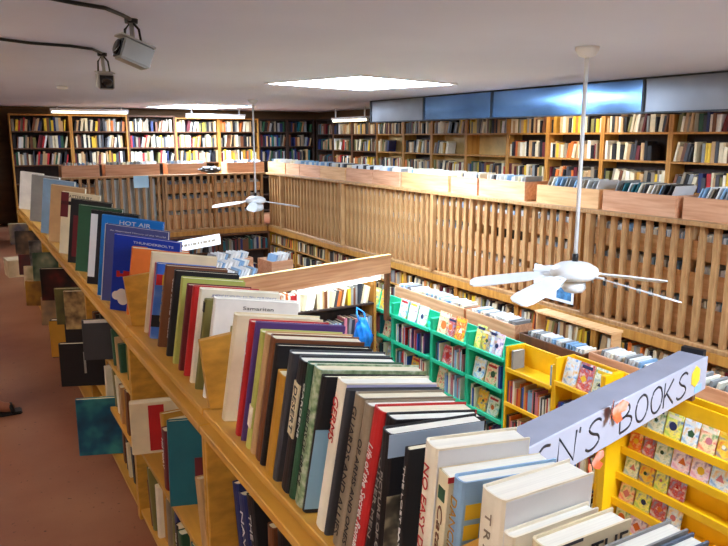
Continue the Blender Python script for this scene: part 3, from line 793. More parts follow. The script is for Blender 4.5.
# third case of the row
T('o1', 'orange book with torn top behind the divider beside the royal blue album', 131, 246, .05, .25, 'orange', yaw=-14)
T('cream2', 'tall cream book right in front of the divider next to the blue album', 150, 251, .028, .26, 'cream', yaw=-14)
T('pinkb', 'thin pink-edged book between tall cream book and blue sky cover', 155, 262, .012, .24, 'pink', yaw=-12, hard=False)
b = T('sky', 'book with blue sky cover, rainbow balloon and black shape', 156, 262, .03, .23, art('sky print cover', ((40, 80, 170), (70, 120, 200), (190, 205, 220)), 5), yaw=-12)
cover_patch(b, COV['red'], .02, .12, .72, .86, 'cover_balloon'); cover_patch(b, COV['yellow'], .12, .2, .72, .86, 'cover_balloon'); cover_patch(b, COV['dark green'], .2, .27, .72, .86, 'cover_balloon')
cover_patch(b, COV['black'], .0, .5, .16, .32)
T('br1', 'brown-orange lettered book right after the blue sky cover', 164, 264, .032, .23, 'brown', yaw=-10)
spine_text(TB['br1'], 'PASSAGES', M['inkgold'], .6, .6, .4)
T('bk1', 'black book with white spine lettering before the lime book', 173, 269, .03, .23, 'black', yaw=-10); spine_text(TB['bk1'], 'THE LONG WALK', M['inkwhite'], .55, .7, .4)
T('lm1', 'lime-yellow book between black lettered and dark red books', 180, 276, .03, .22, 'lime', yaw=-10, page='pagew')
T('rd1', 'dark red cloth book, the first of the red pair', 186, 283, .032, .22, 'maroon', yaw=-10)
T('rd2', 'bright red book, the second of the red pair', 192, 285, .022, .22, 'red', yaw=-10)
b = T('am', 'white jacketed book with lilac lettering along the cover top', 198, 287, .03, .26, 'ivory', yaw=-10, page='pagew'); cover_text(b, 'AMERICAS YOUTH ALL TELL OUR SONGS', M['inkblue'], .55, .94, .8, .03)
b = T('gl', 'narrow grey-green book with black head band', 204, 298, .022, .2, 'olive', yaw=-10); spine_band(b, COV['black'], .86, .97)
b = T('sam', 'white book with small black title on cover, last before the tall divider', 212, 296, .03, .26, 'white', yaw=-10, page='pagew'); cover_text(b, 'Samaritan', M['ink'], .52, .92, .36, .035); cover_text(b, 'Shakespeares', M['ink'], .52, .85, .44, .03, 'cover_subtitle')
cover_patch(b, art('forest print', ((30, 60, 30), (60, 90, 40), (170, 150, 90)), 30), .22, .45, .5, .74)
# second case
T('c1', 'tall cream book directly in front of the tall divider', 232, 312, .038, .25, 'cream', yaw=-10)
b = T('rs', 'red book with white script down its spine', 247, 319, .030, .22, 'red', yaw=-10); spine_text(b, 'Adventures', M['inkwhite'], .55, .7, .55, .2)
T('pb', 'thin violet-blue topped book behind the lime-tan book', 254, 321, .012, .24, 'purple', yaw=-10)
T('lt', 'pale lime and tan book beside the brown cloth book', 258, 329, .028, .22, 'lime', yaw=-10); spine_band(TB['lt'], COV['ivory'], .18, .36)
T('tn', 'tan book between lime and brown books', 263, 331, .024, .23, 'tan', yaw=-10)
T('bw', 'brown cloth book before the mustard yellow spine', 268, 334, .034, .23, 'brown', yaw=-10)
T('bkx', 'black book standing behind the mustard yellow book', 274, 343, .036, .24, 'black', yaw=-10)
b = T('mus', 'short mustard yellow book with plain spine', 277.5, 369, .045, .2, 'mustard', yaw=-6, lean=2)
T('wh0', 'white-topped thick book behind the black green-labelled book', 287, 350, .03, .24, 'charcoal', yaw=-8, page='pagew')
b = T('dg', 'black-green book with cream title label on its spine', 296, 356, .032, .23, 'black', yaw=-8, page='pagew'); spine_band(b, COV['cream'], .42, .82); spine_text(b, 'DESERT', M['ink'], .62, .34, .5)
T('dots', 'dark green book with dotted spine', 305, 361, .02, .23, 'dark green', yaw=-8); spine_text(TB['dots'], 'GARDENS', M['inkwhite'], .65, .4, .35)
b = T('spk', 'speckled grey-green book before the black and light blue book', 311, 364, .028, .25, art('speckled green jacket', ((90, 120, 80), (150, 170, 130), (200, 205, 180)), 60), yaw=-8); spine_text(b, 'FIELDS OF GRACE', M['ink'], .42, .55, .45)
b = T('bb', 'black-topped book with pale blue lower cover behind GERMS', 320, 374, .020, .24, 'black', yaw=-8); cover_patch(b, mat('pale blue print', (150, 190, 214), .4, noise=.05), .0, .98, .03, .62)
b = T('germs', 'white book with slanted red GERMS on its spine', 334, 377, .030, .21, 'ivory', yaw=-6, page='pagew'); spine_text(b, 'GERMS', M['inkred'], .74, .29, .62, .12); cover_patch(b, mat('lilac print', (178, 178, 214), .4, noise=.04), .04, .99, .02, .99)
T('dk2', 'thin dark grey book between GERMS and the first taupe book', 344, 388, .014, .21, 'charcoal', yaw=-6)
b = T('gu1', 'taupe book with black GUARDS AND ALLIES on its spine', 352, 392, .032, .2, 'taupe', yaw=-5); spine_text(b, 'GUARDS AND ALLIES', M['ink'], .5, .85, .5)
b = T('gu2', 'second taupe book with black OF ARMS AND ONES spine', 362, 401, .026, .2, 'taupe', yaw=-5, page='pagew'); spine_text(b, 'OF ARMS AND ONES', M['ink'], .42, .7, .5)
b = T('red9', 'red book with white italic title down its spine', 371, 405, .032, .2, 'red', yaw=-5); spine_text(b, 'Life of the Secret Romans', M['inkwhite'], .42, .72, .45, .2)
b = T('blk9', 'black book with small grey letters beside the red book', 383, 413, .030, .19, 'black', yaw=-5, page='pagew'); spine_text(b, 'OTHER MEN', M['silver'], .5, .5, .3)
b = T('war', 'black book with old photograph of soldiers on its cover', 394, 424, .034, .19, 'black', yaw=-5, page='pagew')
spine_text(b, 'PICTURE OF OLD', M['silver'], .45, .6, .28)
cover_patch(b, mat('pale cover band', (176, 196, 214), .4, noise=.06), .0, .98, .86, 1.0, 'cover_band'); cover_patch(b, art('old photograph', ((20, 18, 16), (90, 80, 64), (196, 178, 140)), 26), .02, .98, .2, .62)
b = T('thin', 'thin black paperback before the cream NO EASY DAY book', 419, 443, .014, .13, 'black', yaw=-5, hard=False); spine_text(b, 'THE LOST BATTALION', M['inkwhite'], .5, .8, .35)
b = T('noeasy', 'cream hardback with red NO EASY DAY on its spine', 437, 435, .042, .165, 'ivory', yaw=-9, page='pagew'); spine_text(b, 'NO EASY DAY', M['inkred'], .62, .55, .42)
cover_patch(b, mat('white jacket front', (226, 226, 226), .35, noise=.03), .04, .99, .02, .99); cover_patch(b, M['silver'], .42, .6, .78, .86, 'cover_emblem', .0009); spine_band(b, M['inkgold'], .2, .28, 'spine_emblem', .6)
b = T('cat', 'cream paperback with brown handwritten title and green emblem', 453, 464, .03, .18, 'cream', yaw=-8, hard=False, page='pagew'); spine_text(b, 'Catalpa', COV['brown'], .62, .4, .6, .2); spine_band(b, COV['dark green'], .85, .92, 'spine_emblem', .6)
cover_patch(b, COV['red'], .0, .45, .97, 1.0, 'cover_band')
b = T('yg', 'pale blue topped book with yellow window grid cover', 467, 470, .028, .18, 'pale blue', yaw=-8, page='pagew')
t_, h_, d_ = b['dims']
bm = bmesh.new()
for i in range(5):
    for j in range(3): bm_box(bm, d_*(.06+.19*i), d_*(.20+.19*i), -t_/2-.0007, -t_/2, h_*(.58+.11*j), h_*(.66+.11*j))
obj('cover_windows', bm, COV['yellow'], b)
spine_text(b, 'DANCING HOUSES', COV['mustard'], .55, .7, .6)
# nearest case
b = T('trans', 'cream book with spaced letters down its spine, first past the near divider', 499, 480, .036, .17, 'ivory', yaw=1, lean=2, pitch=R(1), page='pagew'); spine_text(b, 'T R A N S I T', COV['taupe'], .66, .5, .26)
cover_patch(b, mat('white jacket front', (226, 226, 226)), .04, .99, .02, .99)
bm = bmesh.new(); t_, h_, d_ = b['dims']
for j in range(5): bm_box(bm, d_*.25, d_*(.9-.04*j), -t_/2-.0011, -t_/2-.0005, h_*(.84-.05*j), h_*(.848-.05*j))
obj('cover_text_lines', bm, M['silver'], b)
T('wh9', 'slim cream book tucked low in front of the spaced-letter book', 522, 524, .02, .16, 'ivory', yaw=1, lean=2, pitch=R(1), page='pagew')
b = T('the', 'cream book with heavy black lettering ending in THE on its cover', 550, 530, .032, .15, 'cream', yaw=1, lean=2, pitch=R(1), page='pagew'); cover_text(b, 'IN THE', M['ink'], .58, .90, .78, .10)
cover_patch(b, COV['charcoal'], .0, .4, .985, 1.0, 'cover_edge')
T('gr1', 'slate-edged white book, third from the near end of the island row', 601, 547, .026, .16, 'grey', yaw=1, lean=2, pitch=R(1), page='pagew')
T('gr2', 'slate blue book, second from the near end of the island row', 623, 562, .022, .16, mat('slate blue cloth', (92, 104, 124), .5), yaw=1, lean=2, pitch=R(1), page='pagew')
T('gr3', 'tan book at the very near end of the island row', 646, 578, .03, .16, 'tan', yaw=1, lean=2, pitch=R(1), page='pagew')
NB[0] += len(TB)

# ---- lower shelves on the aisle side
r = random.Random(5)
JUTGAP = [(3, 0, 3.45, 3.74), (3, 1, 3.80, 4.1), (3, 2, 3.40, 3.66), (2, 1, 2.04, 2.36), (2, 1, 2.62, 2.9)]
LOWC = ['black', 'charcoal', 'cream', 'brown', 'tan', 'navy', 'olive', 'maroon', 'teal', 'orange', 'ivory', 'black', 'dark green', 'taupe', 'mustard']
for i in range(len(divY)-1):
    y0, y1 = divY[i], divY[i+1]
    sh = unit_shelves(i); tops = sh[1:]+[TOPZ]
    if i > 2 and i > 5: continue
    for k, z in enumerate(sh):
        room = tops[k]-.022-z
        near_ = (i == 1 and k == 1)
        row = book_row(y1-y0-.06, min(room-.02, .37 if near_ else .30), r, hmin=.3 if near_ else min(room-.02, .3)*.72, tr=(.026, .056), cols=['black', 'charcoal', 'black', 'navy', 'brown'] if near_ else LOWC, lean_p=.6, dr=(.17, .24), gapp=.5, full=.97)
        sw = (['bottom shelf', 'upper shelf'] if len(sh) == 2 else ['bottom shelf', 'middle shelf', 'upper shelf'])[k]
        n = len(row)
        for j, (x, th, h, d, a, c) in enumerate(row):
            yy = y0+.028+x
            if any(i == a_ and k == b_ and lo < yy < hi for a_, b_, lo, hi in JUTGAP): continue
            O = Vector((IX+.02+r.uniform(-.01, .03), yy, z+.001+th/2*math.sin(abs(a))))
            o = near_book('%s%s book, %s from near end, %s of island %s' % (c, ' leaning' if a else '', ORD[j], sw, case_words[i]), O, Euler((-a, 0, 0)), th, h, d, c, True, 'books on the %s of island %s' % (sw, case_words[i])) if (i, k) in ((1, 1), (2, 0), (2, 1), (3, 2)) else None
            if o is None: STUFF.append((Matrix.Translation(O+Vector((.12 if i > 3 else 0, 0, 0))) @ Matrix.Rotation(-a, 4, 'X'), th, h, d, c)); continue
            NB[0] += 1
            if i in (1, 2) and r.random() < .35 and c in ('black', 'charcoal', 'navy', 'maroon', 'teal'):
                spine_text(o, r.choice(['THE WAR', 'HISTORY', 'NAVAL', 'THE SEA', 'EMPIRE']), M['inkwhite'], .6, .5, .4)
# large books jutting out over the aisle
def jut(label, px, py, X, w, h, th, yaw, col, tilt=0, extra=None):
    P = at(px, py, X=X)
    return P

# ================================================================== STUFF BOOKS / DISCS
def heap(name, items, label, cat, group, booklike=True):
    bm = bmesh.new(); names = []
    for P, th, h, d, c in items:
        if c not in names: names.append(c)
        mi = names.index(c)
        if booklike:
            b = .002
            for (x0, x1, y0, y1, z0, z1, q) in ((0, d, -th/2, -th/2+b, 0, h, mi), (0, d, th/2-b, th/2, 0, h, mi), (0, .003, -th/2+b, th/2-b, 0, h, mi), (.003, d-.004, -th/2+b, th/2-b, .002, h-.003, -1)):
                bm_box(bm, x0, x1, y0, y1, z0, z1, q if q >= 0 else 99, P)
        else:
            bm_box(bm, -th/2, th/2, -h/2, h/2, 0, d, mi, P)
    ms = [M['sleeve'] if c == 'sleeve' else COV[c] for c in names]
    pi = len(ms); ms.append(M['page'])
    for f in bm.faces:
        if f.material_index == 99: f.material_index = pi
    o = obj(name, bm, ms); o['kind'] = 'stuff'; tag(o, label, cat, group)
    return o

# ================================================================== LOWER LEVEL
# ---- wall shelves under the long railing
def low_shelves():
    edges_ = [12.3, 11.1, 9.9, 8.75, 7.6, 6.5, 5.45, 4.4, 3.3, 2.2]
    for i in range(len(edges_)-1):
        y1, y0 = edges_[i], edges_[i+1]
        W = y1-y0-.004; top = -.09-LF
        t = thing('low_bookcase', 'honey wood bookcase under the long railing, %s' % ('beside the well corner' if i == 0 else ORD[i]+' from the well corner'), 'bookcase', (4.97, y1, LF), -PI/2, 'bookcases under the long railing')
        w = M['oak']
        box('side_panel', 0, .03, 0, .28, 0, top, w, t); box('side_panel', W-.03, W, 0, .28, 0, top, w, t)
        box('back_panel', .03, W-.03, .268, .28, 0, top, M['darkwood'], t, bevel=0)
        box('top_board', -.0, W, -.02, .28, top, top+.02, w, t)
        rr = random.Random(700+i)
        mtx = Matrix.Translation((4.97, y1, LF)) @ Matrix.Rotation(-PI/2, 4, 'Z')
        for k, z in enumerate((.06, .42, .78, 1.13, 1.33)):
            if k == 4: z = top-.205
            if k == 3: z = top-.44
            box('shelf', .03, W-.03, .004, .266, z-.024, z, w, t)
            if k < 2: continue
            for (x, th, h, d, a, c) in book_row(W-.066, .175, rr, hmin=.14, cols=WARM, lean_p=.5, tr=(.02, .042)):
                STUFF.append((mtx @ Matrix.Translation((.033+x, .015, z+.001+th/2*math.sin(abs(a)))) @ Matrix.Rotation(PI/2, 4, 'Z') @ Matrix.Rotation(a, 4, 'X'), th, h, min(d, .2), c))
low_shelves()
def low_back():
    for i, (x0, x1) in enumerate(((1.05, 2.05), (2.06, 3.06), (3.07, 4.0), (4.01, 4.95))):
        W = x1-x0; top = -.09-LF
        dark = i > 1
        w = M['brownwood'] if dark else M['oak']
        t = thing('low_bookcase', '%s bookcase under the far railing, %s from the aisle' % ('dark wood' if dark else 'honey wood', ORD[i]), 'bookcase', (x0, 12.2, LF), 0, 'bookcases under the far railing')
        box('side_panel', 0, .03, 0, .28, 0, top, w, t); box('side_panel', W-.03, W, 0, .28, 0, top, w, t)
        box('back_panel', .03, W-.03, .268, .28, 0, top, M['darkwood'], t, bevel=0); box('top_board', .03, W-.03, 0, .266, top-.03, top, w, t)
        rr = random.Random(800+i)
        for k, z in enumerate((.06, .45, .84, 1.14, top-.31)):
            if k == 3: continue
            box('shelf', .03, W-.03, .004, .266, z-.024, z, w, t)
            if k < 2: continue
            for (x, th, h, d, a, c) in book_row(W-.066, .24, rr, cols=DARK if dark else WARM, lean_p=.4):
                STUFF.append((Matrix.Translation((x0+.033+x, 12.215, LF+z+.001+th/2*math.sin(abs(a)))) @ Matrix.Rotation(PI/2, 4, 'Z') @ Matrix.Rotation(a, 4, 'X'), th, h, min(d, .2), c))
low_back()

# ---- picture books shown face out
KIDS = [((240, 210, 40), (230, 90, 40), (250, 240, 160)), ((60, 150, 220), (230, 240, 250), (240, 180, 60)), ((220, 60, 60), (250, 220, 180), (80, 160, 90)),
        ((140, 200, 90), (250, 240, 120), (60, 120, 180)), ((230, 150, 190), (250, 230, 240), (120, 90, 170)), ((235, 235, 230), (200, 60, 50), (120, 170, 210)),
        ((40, 90, 170), (240, 200, 60), (220, 80, 60)), ((120, 190, 210), (240, 240, 220), (90, 150, 80))]
KIDW = ['yellow and orange', 'blue and white', 'red and cream', 'green and yellow', 'pink and violet', 'white with red', 'deep blue and yellow', 'pale blue and green']
KM = [art('picture book cover %d' % i, c, 22) for i, c in enumerate(KIDS)]
NPIC = [0]
def picture_book(label, loc, rz, tilt, w, h, ci, group, th=.012):
    """stands on a ledge, leaning back; front faces local -y"""
    o = thing('picture_book', label, 'picture book', loc, rz, group)
    o.rotation_euler = (-tilt, 0, rz)
    bm = bmesh.new()
    bm_box(bm, -w/2, w/2, 0, .0015, 0, h); bm_box(bm, -w/2, w/2, th-.0015, th, 0, h); bm_box(bm, -w/2, -w/2+.002, .0015, th-.0015, 0, h)
    obj('cover', bm, KM[ci % len(KM)], o)
    box('page_block', -w/2+.002, w/2-.004, .0016, th-.0016, .003, h-.003, M['pagew'], o, bevel=0)
    r_ = random.Random(NPIC[0]*7+3)
    # a printed motif and title band on the front
    bm = bmesh.new()
    cx, cz = r_.uniform(-.12, .12)*w, h*r_.uniform(.38, .5)
    bmesh.ops.create_circle(bm, cap_ends=True, segments=r_.choice([3, 4, 5, 7, 16]), radius=w*r_.uniform(.12, .26), matrix=Matrix.Translation((cx, -.0008, cz)) @ Matrix.Rotation(PI/2, 4, 'X'))
    obj('cover_motif', bm, COV[r_.choice(['red', 'yellow', 'white', 'orange', 'navy', 'pink', 'dark green'])], o)
    box('title_band', -w*.38, w*.38, -.0008, .0004, h*.8, h*.92, COV[r_.choice(['white', 'navy', 'red', 'ivory', 'yellow'])], o, bevel=0)
    NPIC[0] += 1
    return o

def rack(name, label, x, y1, y0, paint, ledges, top, depth, group, backz, ends=True, tiltback=.2, endpaint=None):
    """display rack facing -x from y1 (far) to y0 (near); local x far->near, local y into the rack"""
    W = y1-y0
    t = thing(name, label, 'display rack', (x, y1, LF), -PI/2, group)
    e = endpaint or paint
    box('end_panel', 0, .022, 0, depth, 0, top, e, t); box('end_panel', W-.022, W, 0, depth, 0, top, e, t)
    for z in ledges:
        box('ledge', .022, W-.022, -.01, depth-.02, z-.02, z, paint, t)
        box('ledge_lip', .022, W-.022, -.022, -.011, z-.02, z+.018, paint, t)
    box('back_panel', .022, W-.022, depth-.018, depth, 0, top-.002, paint, t)
    return t
GX = 4.12
# two green racks then two yellow bays, all in line
zl = [-.335-LF - .30*k for k in range(5)]
g_edges = [7.40, 6.55, 5.78, 5.18, 4.63]
for i in range(4):
    y1, y0 = g_edges[i], g_edges[i+1]+.002
    rack('display_rack', 'green painted display rack in the well, %s from the wooden header' % ORD[i], GX, y1, y0, M['teal'], zl, -.20-LF, .22, 'green display racks', 0)
    # green separators on top tier
    rr = random.Random(900+i)
    words_ = ['first', 'second', 'third', 'last'][i]+' green rack from header'
    # top tier face-out books
    n = [3, 3, 3, 4][i]
    W = y1-y0
    for k in range(n):
        w = rr.uniform(.13, .18); h = rr.uniform(.19, .24)
        yy = y1-.10-(W-.2)*(k+.3)/n
        picture_book('%s picture book, %s on top ledge, %s' % (KIDW[(k*3+i) % 8], ORD[k], words_), (GX+.03, yy, -.333), -PI/2, .22, w, h, k*3+i, 'picture books on the green racks')
    # spine-out paperbacks and face-out books lower down
    for lv in (1, 2, 3):
        z = zl[lv]+LF
        yy = y1-.05; j = 0
        while yy > y0+.12:
            if rr.random() < .32:
                w, h = rr.uniform(.13, .17), rr.uniform(.18, .23)
                if yy-w < y0+.03: break
                picture_book('%s picture book, item %s, %s tier, %s' % (KIDW[(j+lv) % 8], ORD[j], ORD[lv], words_), (GX+.03, yy-w/2, z+.002), -PI/2, .2, w, h, j+lv, 'picture books on the green racks')
                yy -= w+.02; j += 1
            else:
                m_ = rr.randint(3, 7)
                for q in range(m_):
                    th = rr.uniform(.01, .022); h = rr.uniform(.17, .23)
                    if yy-th < y0+.03: break
                    c = rr.choice(['white', 'pale blue', 'blue', 'pink', 'charcoal', 'red', 'ivory', 'teal', 'purple', 'black'])
                    P = Matrix.Translation((GX+.02, yy-th/2, z+.002))
                    o = obj('paperback', small_book_mesh(th, h, .14, c), None); o.matrix_world = P
                    tag(o, '%s paperback, item %s, %s tier, %s' % (c, ORD[min(j, 32)], ORD[lv], words_), 'paperback', 'paperbacks on the green racks')
                    yy -= th+.001; j += 1
                yy -= rr.uniform(.01, .06)
# yellow bays
y_edges = [4.628, 4.03, 3.52, 3.10]
zy = [[-.40, -.72, -1.05, -1.4], [-.34, -.72, -1.05, -1.4], [-.45, -.78, -1.1, -1.4]]
for i in range(3):
    y1, y0 = y_edges[i], y_edges[i+1]+.002
    words_ = 'yellow rack %s' % ['next to green racks', 'second past green racks', 'beside sloping display'][i]
    rack('display_rack', 'yellow painted book rack in the well, %s' % ['next to the green racks', 'second past the green racks', 'beside the sloping picture book display'][i], GX, y1, y0, M['yellow'], [z-LF for z in zy[i]], (-.20 if i == 0 else -.14)-LF, .22, 'yellow book racks', 0)
    rr = random.Random(950+i)
    for lv in range(1, 4):
        z = zy[i][lv]; yy = y1-.03; j = 0
        if i == 2 and lv == 1: continue
        while yy > y0+.03:
            th = rr.uniform(.01, .024); h = rr.uniform(.16, .22); c = rr.choice(['white', 'blue', 'pink', 'charcoal', 'red', 'cream', 'purple', 'orange', 'black', 'pale blue', 'tan'])
            if yy-th < y0+.025: break
            o = obj('paperback', small_book_mesh(th, h, .14, c), None); o.matrix_world = Matrix.Translation((GX+.012, yy-th/2, z+.002))
            tag(o, '%s paperback, %s from far end, %s tier, %s' % (c, ORD[min(j, 32)], ORD[lv], words_), 'paperback', 'paperbacks on the yellow racks')
            yy -= th+.001; j += 1
for k, (c, lab) in enumerate(((1, 'blue and white'), (5, 'white with red'), (7, 'pale green and white'))):
    picture_book('%s picture book with white border, %s on the yellow rack top' % (lab, ORD[k]), (GX+.03, 3.90-.155*k, -.338), -PI/2, .25, .14, .22, c, 'picture books on the yellow rack top')
for k, c in enumerate(('grey', 'pale blue')):
    o = obj('paperback', small_book_mesh(.03, .17, .13, c), None); o.matrix_world = Matrix.Translation((GX+.02, (4.56, 4.08)[k], -.398))
    tag(o, '%s paperback on the top ledge of the first yellow rack' % c, 'paperback', 'paperbacks on the yellow racks')
# ---- sloping yellow picture-book display, nearest
SX, SY1, SY0 = 3.9, 3.08, 1.45
t = thing('display_rack', 'large yellow sloping display of face-out picture books under the painted sign', 'display rack', (SX, SY1, LF), -PI/2, 'yellow book racks')
W = SY1-SY0
tiers = [-.27, -.45, -.63, -.81, -.99, -1.17]
box('end_panel', 0, .05, -.28, .12, 0, .02-LF, M['yellow'], t); box('end_panel', W-.05, W, -.28, .12, 0, .02-LF, M['yellow'], t)
bm = bmesh.new(); bm_box(bm, .05, W-.05, .05, .07, 0.02, .01-LF); obj('back_panel', bm, M['yellow'], t)
for k, z in enumerate(tiers):
    off = -.03*k
    box('ledge', .05, W-.05, -.09+off, .05, z-LF-.018, z-LF, M['yellow'], t)
    box('ledge_lip', .05, W-.05, -.105+off, -.091+off, z-LF-.035, z-LF+.02, M['yellow'], t)
    if k: 
        bm = bmesh.new(); bm_box(bm, .05, W-.05, .0+off, .012+off, z-LF+.0005, z-LF+.158); obj('tier_board', bm, M['yellow'], t)
    else:
        box('tier_board', .05, W-.05, .0, .012, z-LF+.0005, z-LF+.255, M['yellow'], t)
rr = random.Random(77)
ci = 0
tier_items = {0: [(.10, 1), (.12, 7), (.115, 3), (.105, 1), (.11, 2), (.10, 6), (.11, 0), (.12, 5), (.11, 3), (.10, 4)],
              1: [(.10, 0), (.085, 5), (.115, 7), (.125, 4), (.12, 4), (.125, 1), (.12, 7), (.11, 3), (.12, 2), (.11, 5)],
              2: [(.11, 7), (.11, 6), (.095, 3), (.115, 5)], 3: [(.115, 2), (.115, 3), (.11, 5), (.10, 1)], 4: [(.11, 7), (.125, 4), (.115, 2)], 5: [(.11, 1), (.12, 6)]}
for k, z in enumerate(tiers):
    x = .07; 
    for n, (w, c) in enumerate(tier_items[k]):
        h = [.16, .155, .15, .15, .15, .15][k]
        if x+w > W-.06: break
        picture_book('%s picture book, %s on %s tier of sloping yellow display' % (KIDW[c], ORD[n], ORD[k]), (SX-.055-.03*k, SY1-x-w/2, z+.002), -PI/2, .2, w, h, c, 'picture books on the sloping yellow display')
        x += w+.012
    if k == 2:
        picture_book('white picture book standing alone at near part of third yellow tier', (SX-.055-.03*k, SY1-.92, z+.002), -PI/2, .2, .12, .15, 5, 'picture books on the sloping yellow display')

# ---- wooden disc crates behind the racks
def disc_crate(label, word, x, y1, y0, zt, Wd, n, seed, H=.17, wood=None):
    L = y1-y0
    loc = (x, (y1+y0)/2, zt-H)
    make_crate(label, loc, -PI/2, L, Wd, H, wood or M['pine'], 'disc crates behind the painted racks', 'disc_crate')
    fill_records(loc, -PI/2, L, Wd, H, n, word, 'discs in the ' + word, seed, size=H+.02, name='compact_disc', cat='CD', noun='disc case', th=.02, lean=.22,
                 cols=['sleeve', 'sleeve', 'sleeve', 'white', 'grey', 'pale blue', 'ivory'])
disc_crate('pine crate of discs behind the green racks, nearest the wooden header', 'crate nearest wooden header', 4.52, 6.95, 5.62, -.10, .22, 30, 31)
disc_crate('pine crate of discs behind the green racks, second from the header', 'second crate from the header', 4.52, 5.58, 4.84, -.10, .22, 20, 32)
disc_crate('brown crate of discs behind the first yellow rack', 'crate behind first yellow rack', 4.52, 4.78, 4.0, -.15, .22, 18, 33, H=.118, wood=M['brownwood'])
disc_crate('pine crate of discs behind the second yellow rack', 'crate behind second yellow rack', 4.54, 3.92, 3.15, -.10, .3, 20, 34)
disc_crate('pine crate of discs behind the sloping display', 'crate behind sloping display', 4.54, 3.08, 1.6, -.06, .3, 24, 35)
# stand carrying these crates
t = thing('crate_stand', 'plain pine stand carrying the disc crates behind the painted racks', 'stand', (4.36, 1.55, LF))
for y in (.05, 1.4, 2.9, 4.2, 5.3): box('leg_panel', 0.0, .34, y, y+.03, 0, 1.456, M['pine'], t)
box('top_board', 0, .34, 0, 5.42, 1.457, 1.478, M['pine'], t)
t = thing('shelf_hood', 'flat grey-tan board raised over the brown disc crate', 'shelf', (4.66, 3.93, -.27))
box('board', 0, .15, 0, .92, .27, .292, M['pine2'], t); box('end_panel', .02, .13, 0, .02, .0, .269, M['pine2'], t); box('end_panel', .02, .13, .90, .92, .0, .269, M['pine2'], t)
# ---- wooden header with tube light, shelf of books beneath
H0, H1 = Vector((4.06, 6.49, 0)), Vector((1.6, 5.92, 0))
ang = math.atan2((H0-H1).y, (H0-H1).x); L = (H0-H1).length
t = thing('shelf_header', 'long red oak header board with a tube light beneath, over the lower shelves', 'header', (H1.x, H1.y, .165), ang)
box('header_board', 0, L, 0, .03, 0, .20, M['header'], t)
box('header_cap', 0, L, -.004, .045, .2005, .209, M['oaklight'], t)
box('end_post', L-.03, L+.02, .031, .08, -.55, .20, M['brownwood'], t)
box('end_post', .0, .05, .031, .08, LF-.165, .20, M['brownwood'], t)
sl = thing('fluorescent_light', 'lit white tube light under the oak header', 'light', (0, 0, 0), ang, 'fluorescent strip lights')
a = Vector((H0.x, H0.y, 0))+(H1-H0).normalized()*.16
b_ = a+(H1-H0).normalized()*1.15
sl.location = (b_.x, b_.y, .1465)
box('fixture_body', 0, 1.15, -.02, .03, .0, .018, M['white'], sl)
bm = bmesh.new(); bm_tube(bm, [(.02, 0, -.016), (1.13, 0, -.016)], .015, 10); obj('tube', bm, M['tubew'], sl)
# bookcase under the header
SBY = 6.75
t = thing('low_bookcase', 'dark-backed bookcase of pale books below the oak header', 'bookcase', (1.7, SBY, LF), 0, 'bookcases in the well')
Wb = 2.33
box('side_panel', 0, .03, 0, .3, 0, 1.85, M['oak'], t); box('side_panel', Wb-.03, Wb, 0, .3, 0, 1.85, M['oak'], t)
box('back_panel', .03, Wb-.03, .285, .3, 0, 1.85, M['darkwood'], t, bevel=0)
LW = ['cream', 'ivory', 'tan', 'yellow', 'white', 'orange', 'cream', 'charcoal', 'grey', 'brown', 'red']
for k, z in enumerate((.3, .75, 1.15, 1.53)):
    box('shelf', .03, Wb-.03, .0, .284, z-.022, z, M['darkwood'], t)
    rr = random.Random(60+k)
    if k < 1: continue
    for (x, th, h, d, a_, c) in book_row(Wb-.066, .24, rr, cols=LW if k == 3 else ['white', 'pale blue', 'ivory', 'blue', 'grey', 'pink', 'charcoal', 'white'], lean_p=.5, tr=(.02, .04)):
        STUFF.append((Matrix.Translation((1.7+.033+x, SBY+.015, LF+z+.001+th/2*math.sin(abs(a_)))) @ Matrix.Rotation(PI/2, 4, 'Z') @ Matrix.Rotation(a_, 4, 'X'), th, h, min(d, .2), c))
# blue carrier bag hanging in front of the green rack
bm = bmesh.new(); bmesh.ops.create_icosphere(bm, subdivisions=4, radius=1)
for v in bm.verts:
    k = 1+.10*math.sin(v.co.x*7+v.co.z*5)*math.cos(v.co.y*6)
    ztap = 1-.35*max(0, v.co.z)
    v.co = Vector((v.co.x*.09*k*ztap, v.co.y*.14*k*ztap, v.co.z*.2*k))
for f in bm.faces: f.smooth = True
pb_ = at(363, 335, Y=6.58)
o = obj('carrier_bag', bm, mat('bright blue plastic bag', (22, 128, 226), .35, noise=.15, scale=(14, 14, 14)), None, pb_)
tag(o, 'bright blue plastic bag hanging on the shelves below the oak header', 'bag')
bm = bmesh.new()
bm_tube(bm, [(-.04, 0, .15), (-.045, .06, .24), (0, .14, .285), (.045, .06, .24), (.04, 0, .15)], .009, 8)
obj('bag_handle', bm, MATS['bright blue plastic bag'], o)

# far bins of discs down in the well
for i, (x, y, L, nn, lab) in enumerate(((3.3, 9.75, .85, 15, 'near pale wood disc bin'), (3.45, 10.5, .85, 15, 'middle pale wood disc bin'), (3.75, 11.25, .8, 12, 'far pale wood disc bin'), (4.45, 10.75, .4, 5, 'short disc bin near long wall'))):
    zt = -.42
    t = thing('disc_bin', 'wooden browser bin down in the well, %s' % lab, 'bin', (x, y, LF), .1, 'disc bins in the well')
    box('body', -L/2, L/2, -.25, .25, 0, 1.2, M['pine'], t)
    for n_, bb in crate(L, .5, .2, M['pine']):
        box(n_, bb[0], bb[1], bb[2], bb[3], bb[4]+1.201, bb[5]+1.201, M['pine'], t)
    fill_records((x, y, LF+1.201), .1, L, .5, .2, nn, lab, 'discs in the ' + lab, 500+i, size=.29, name='compact_disc', cat='CD', noun='disc case', th=.026, lean=.4, cols=['white', 'pale blue', 'sleeve', 'white', 'grey', 'pale blue', 'sleeve'], endword='aisle')
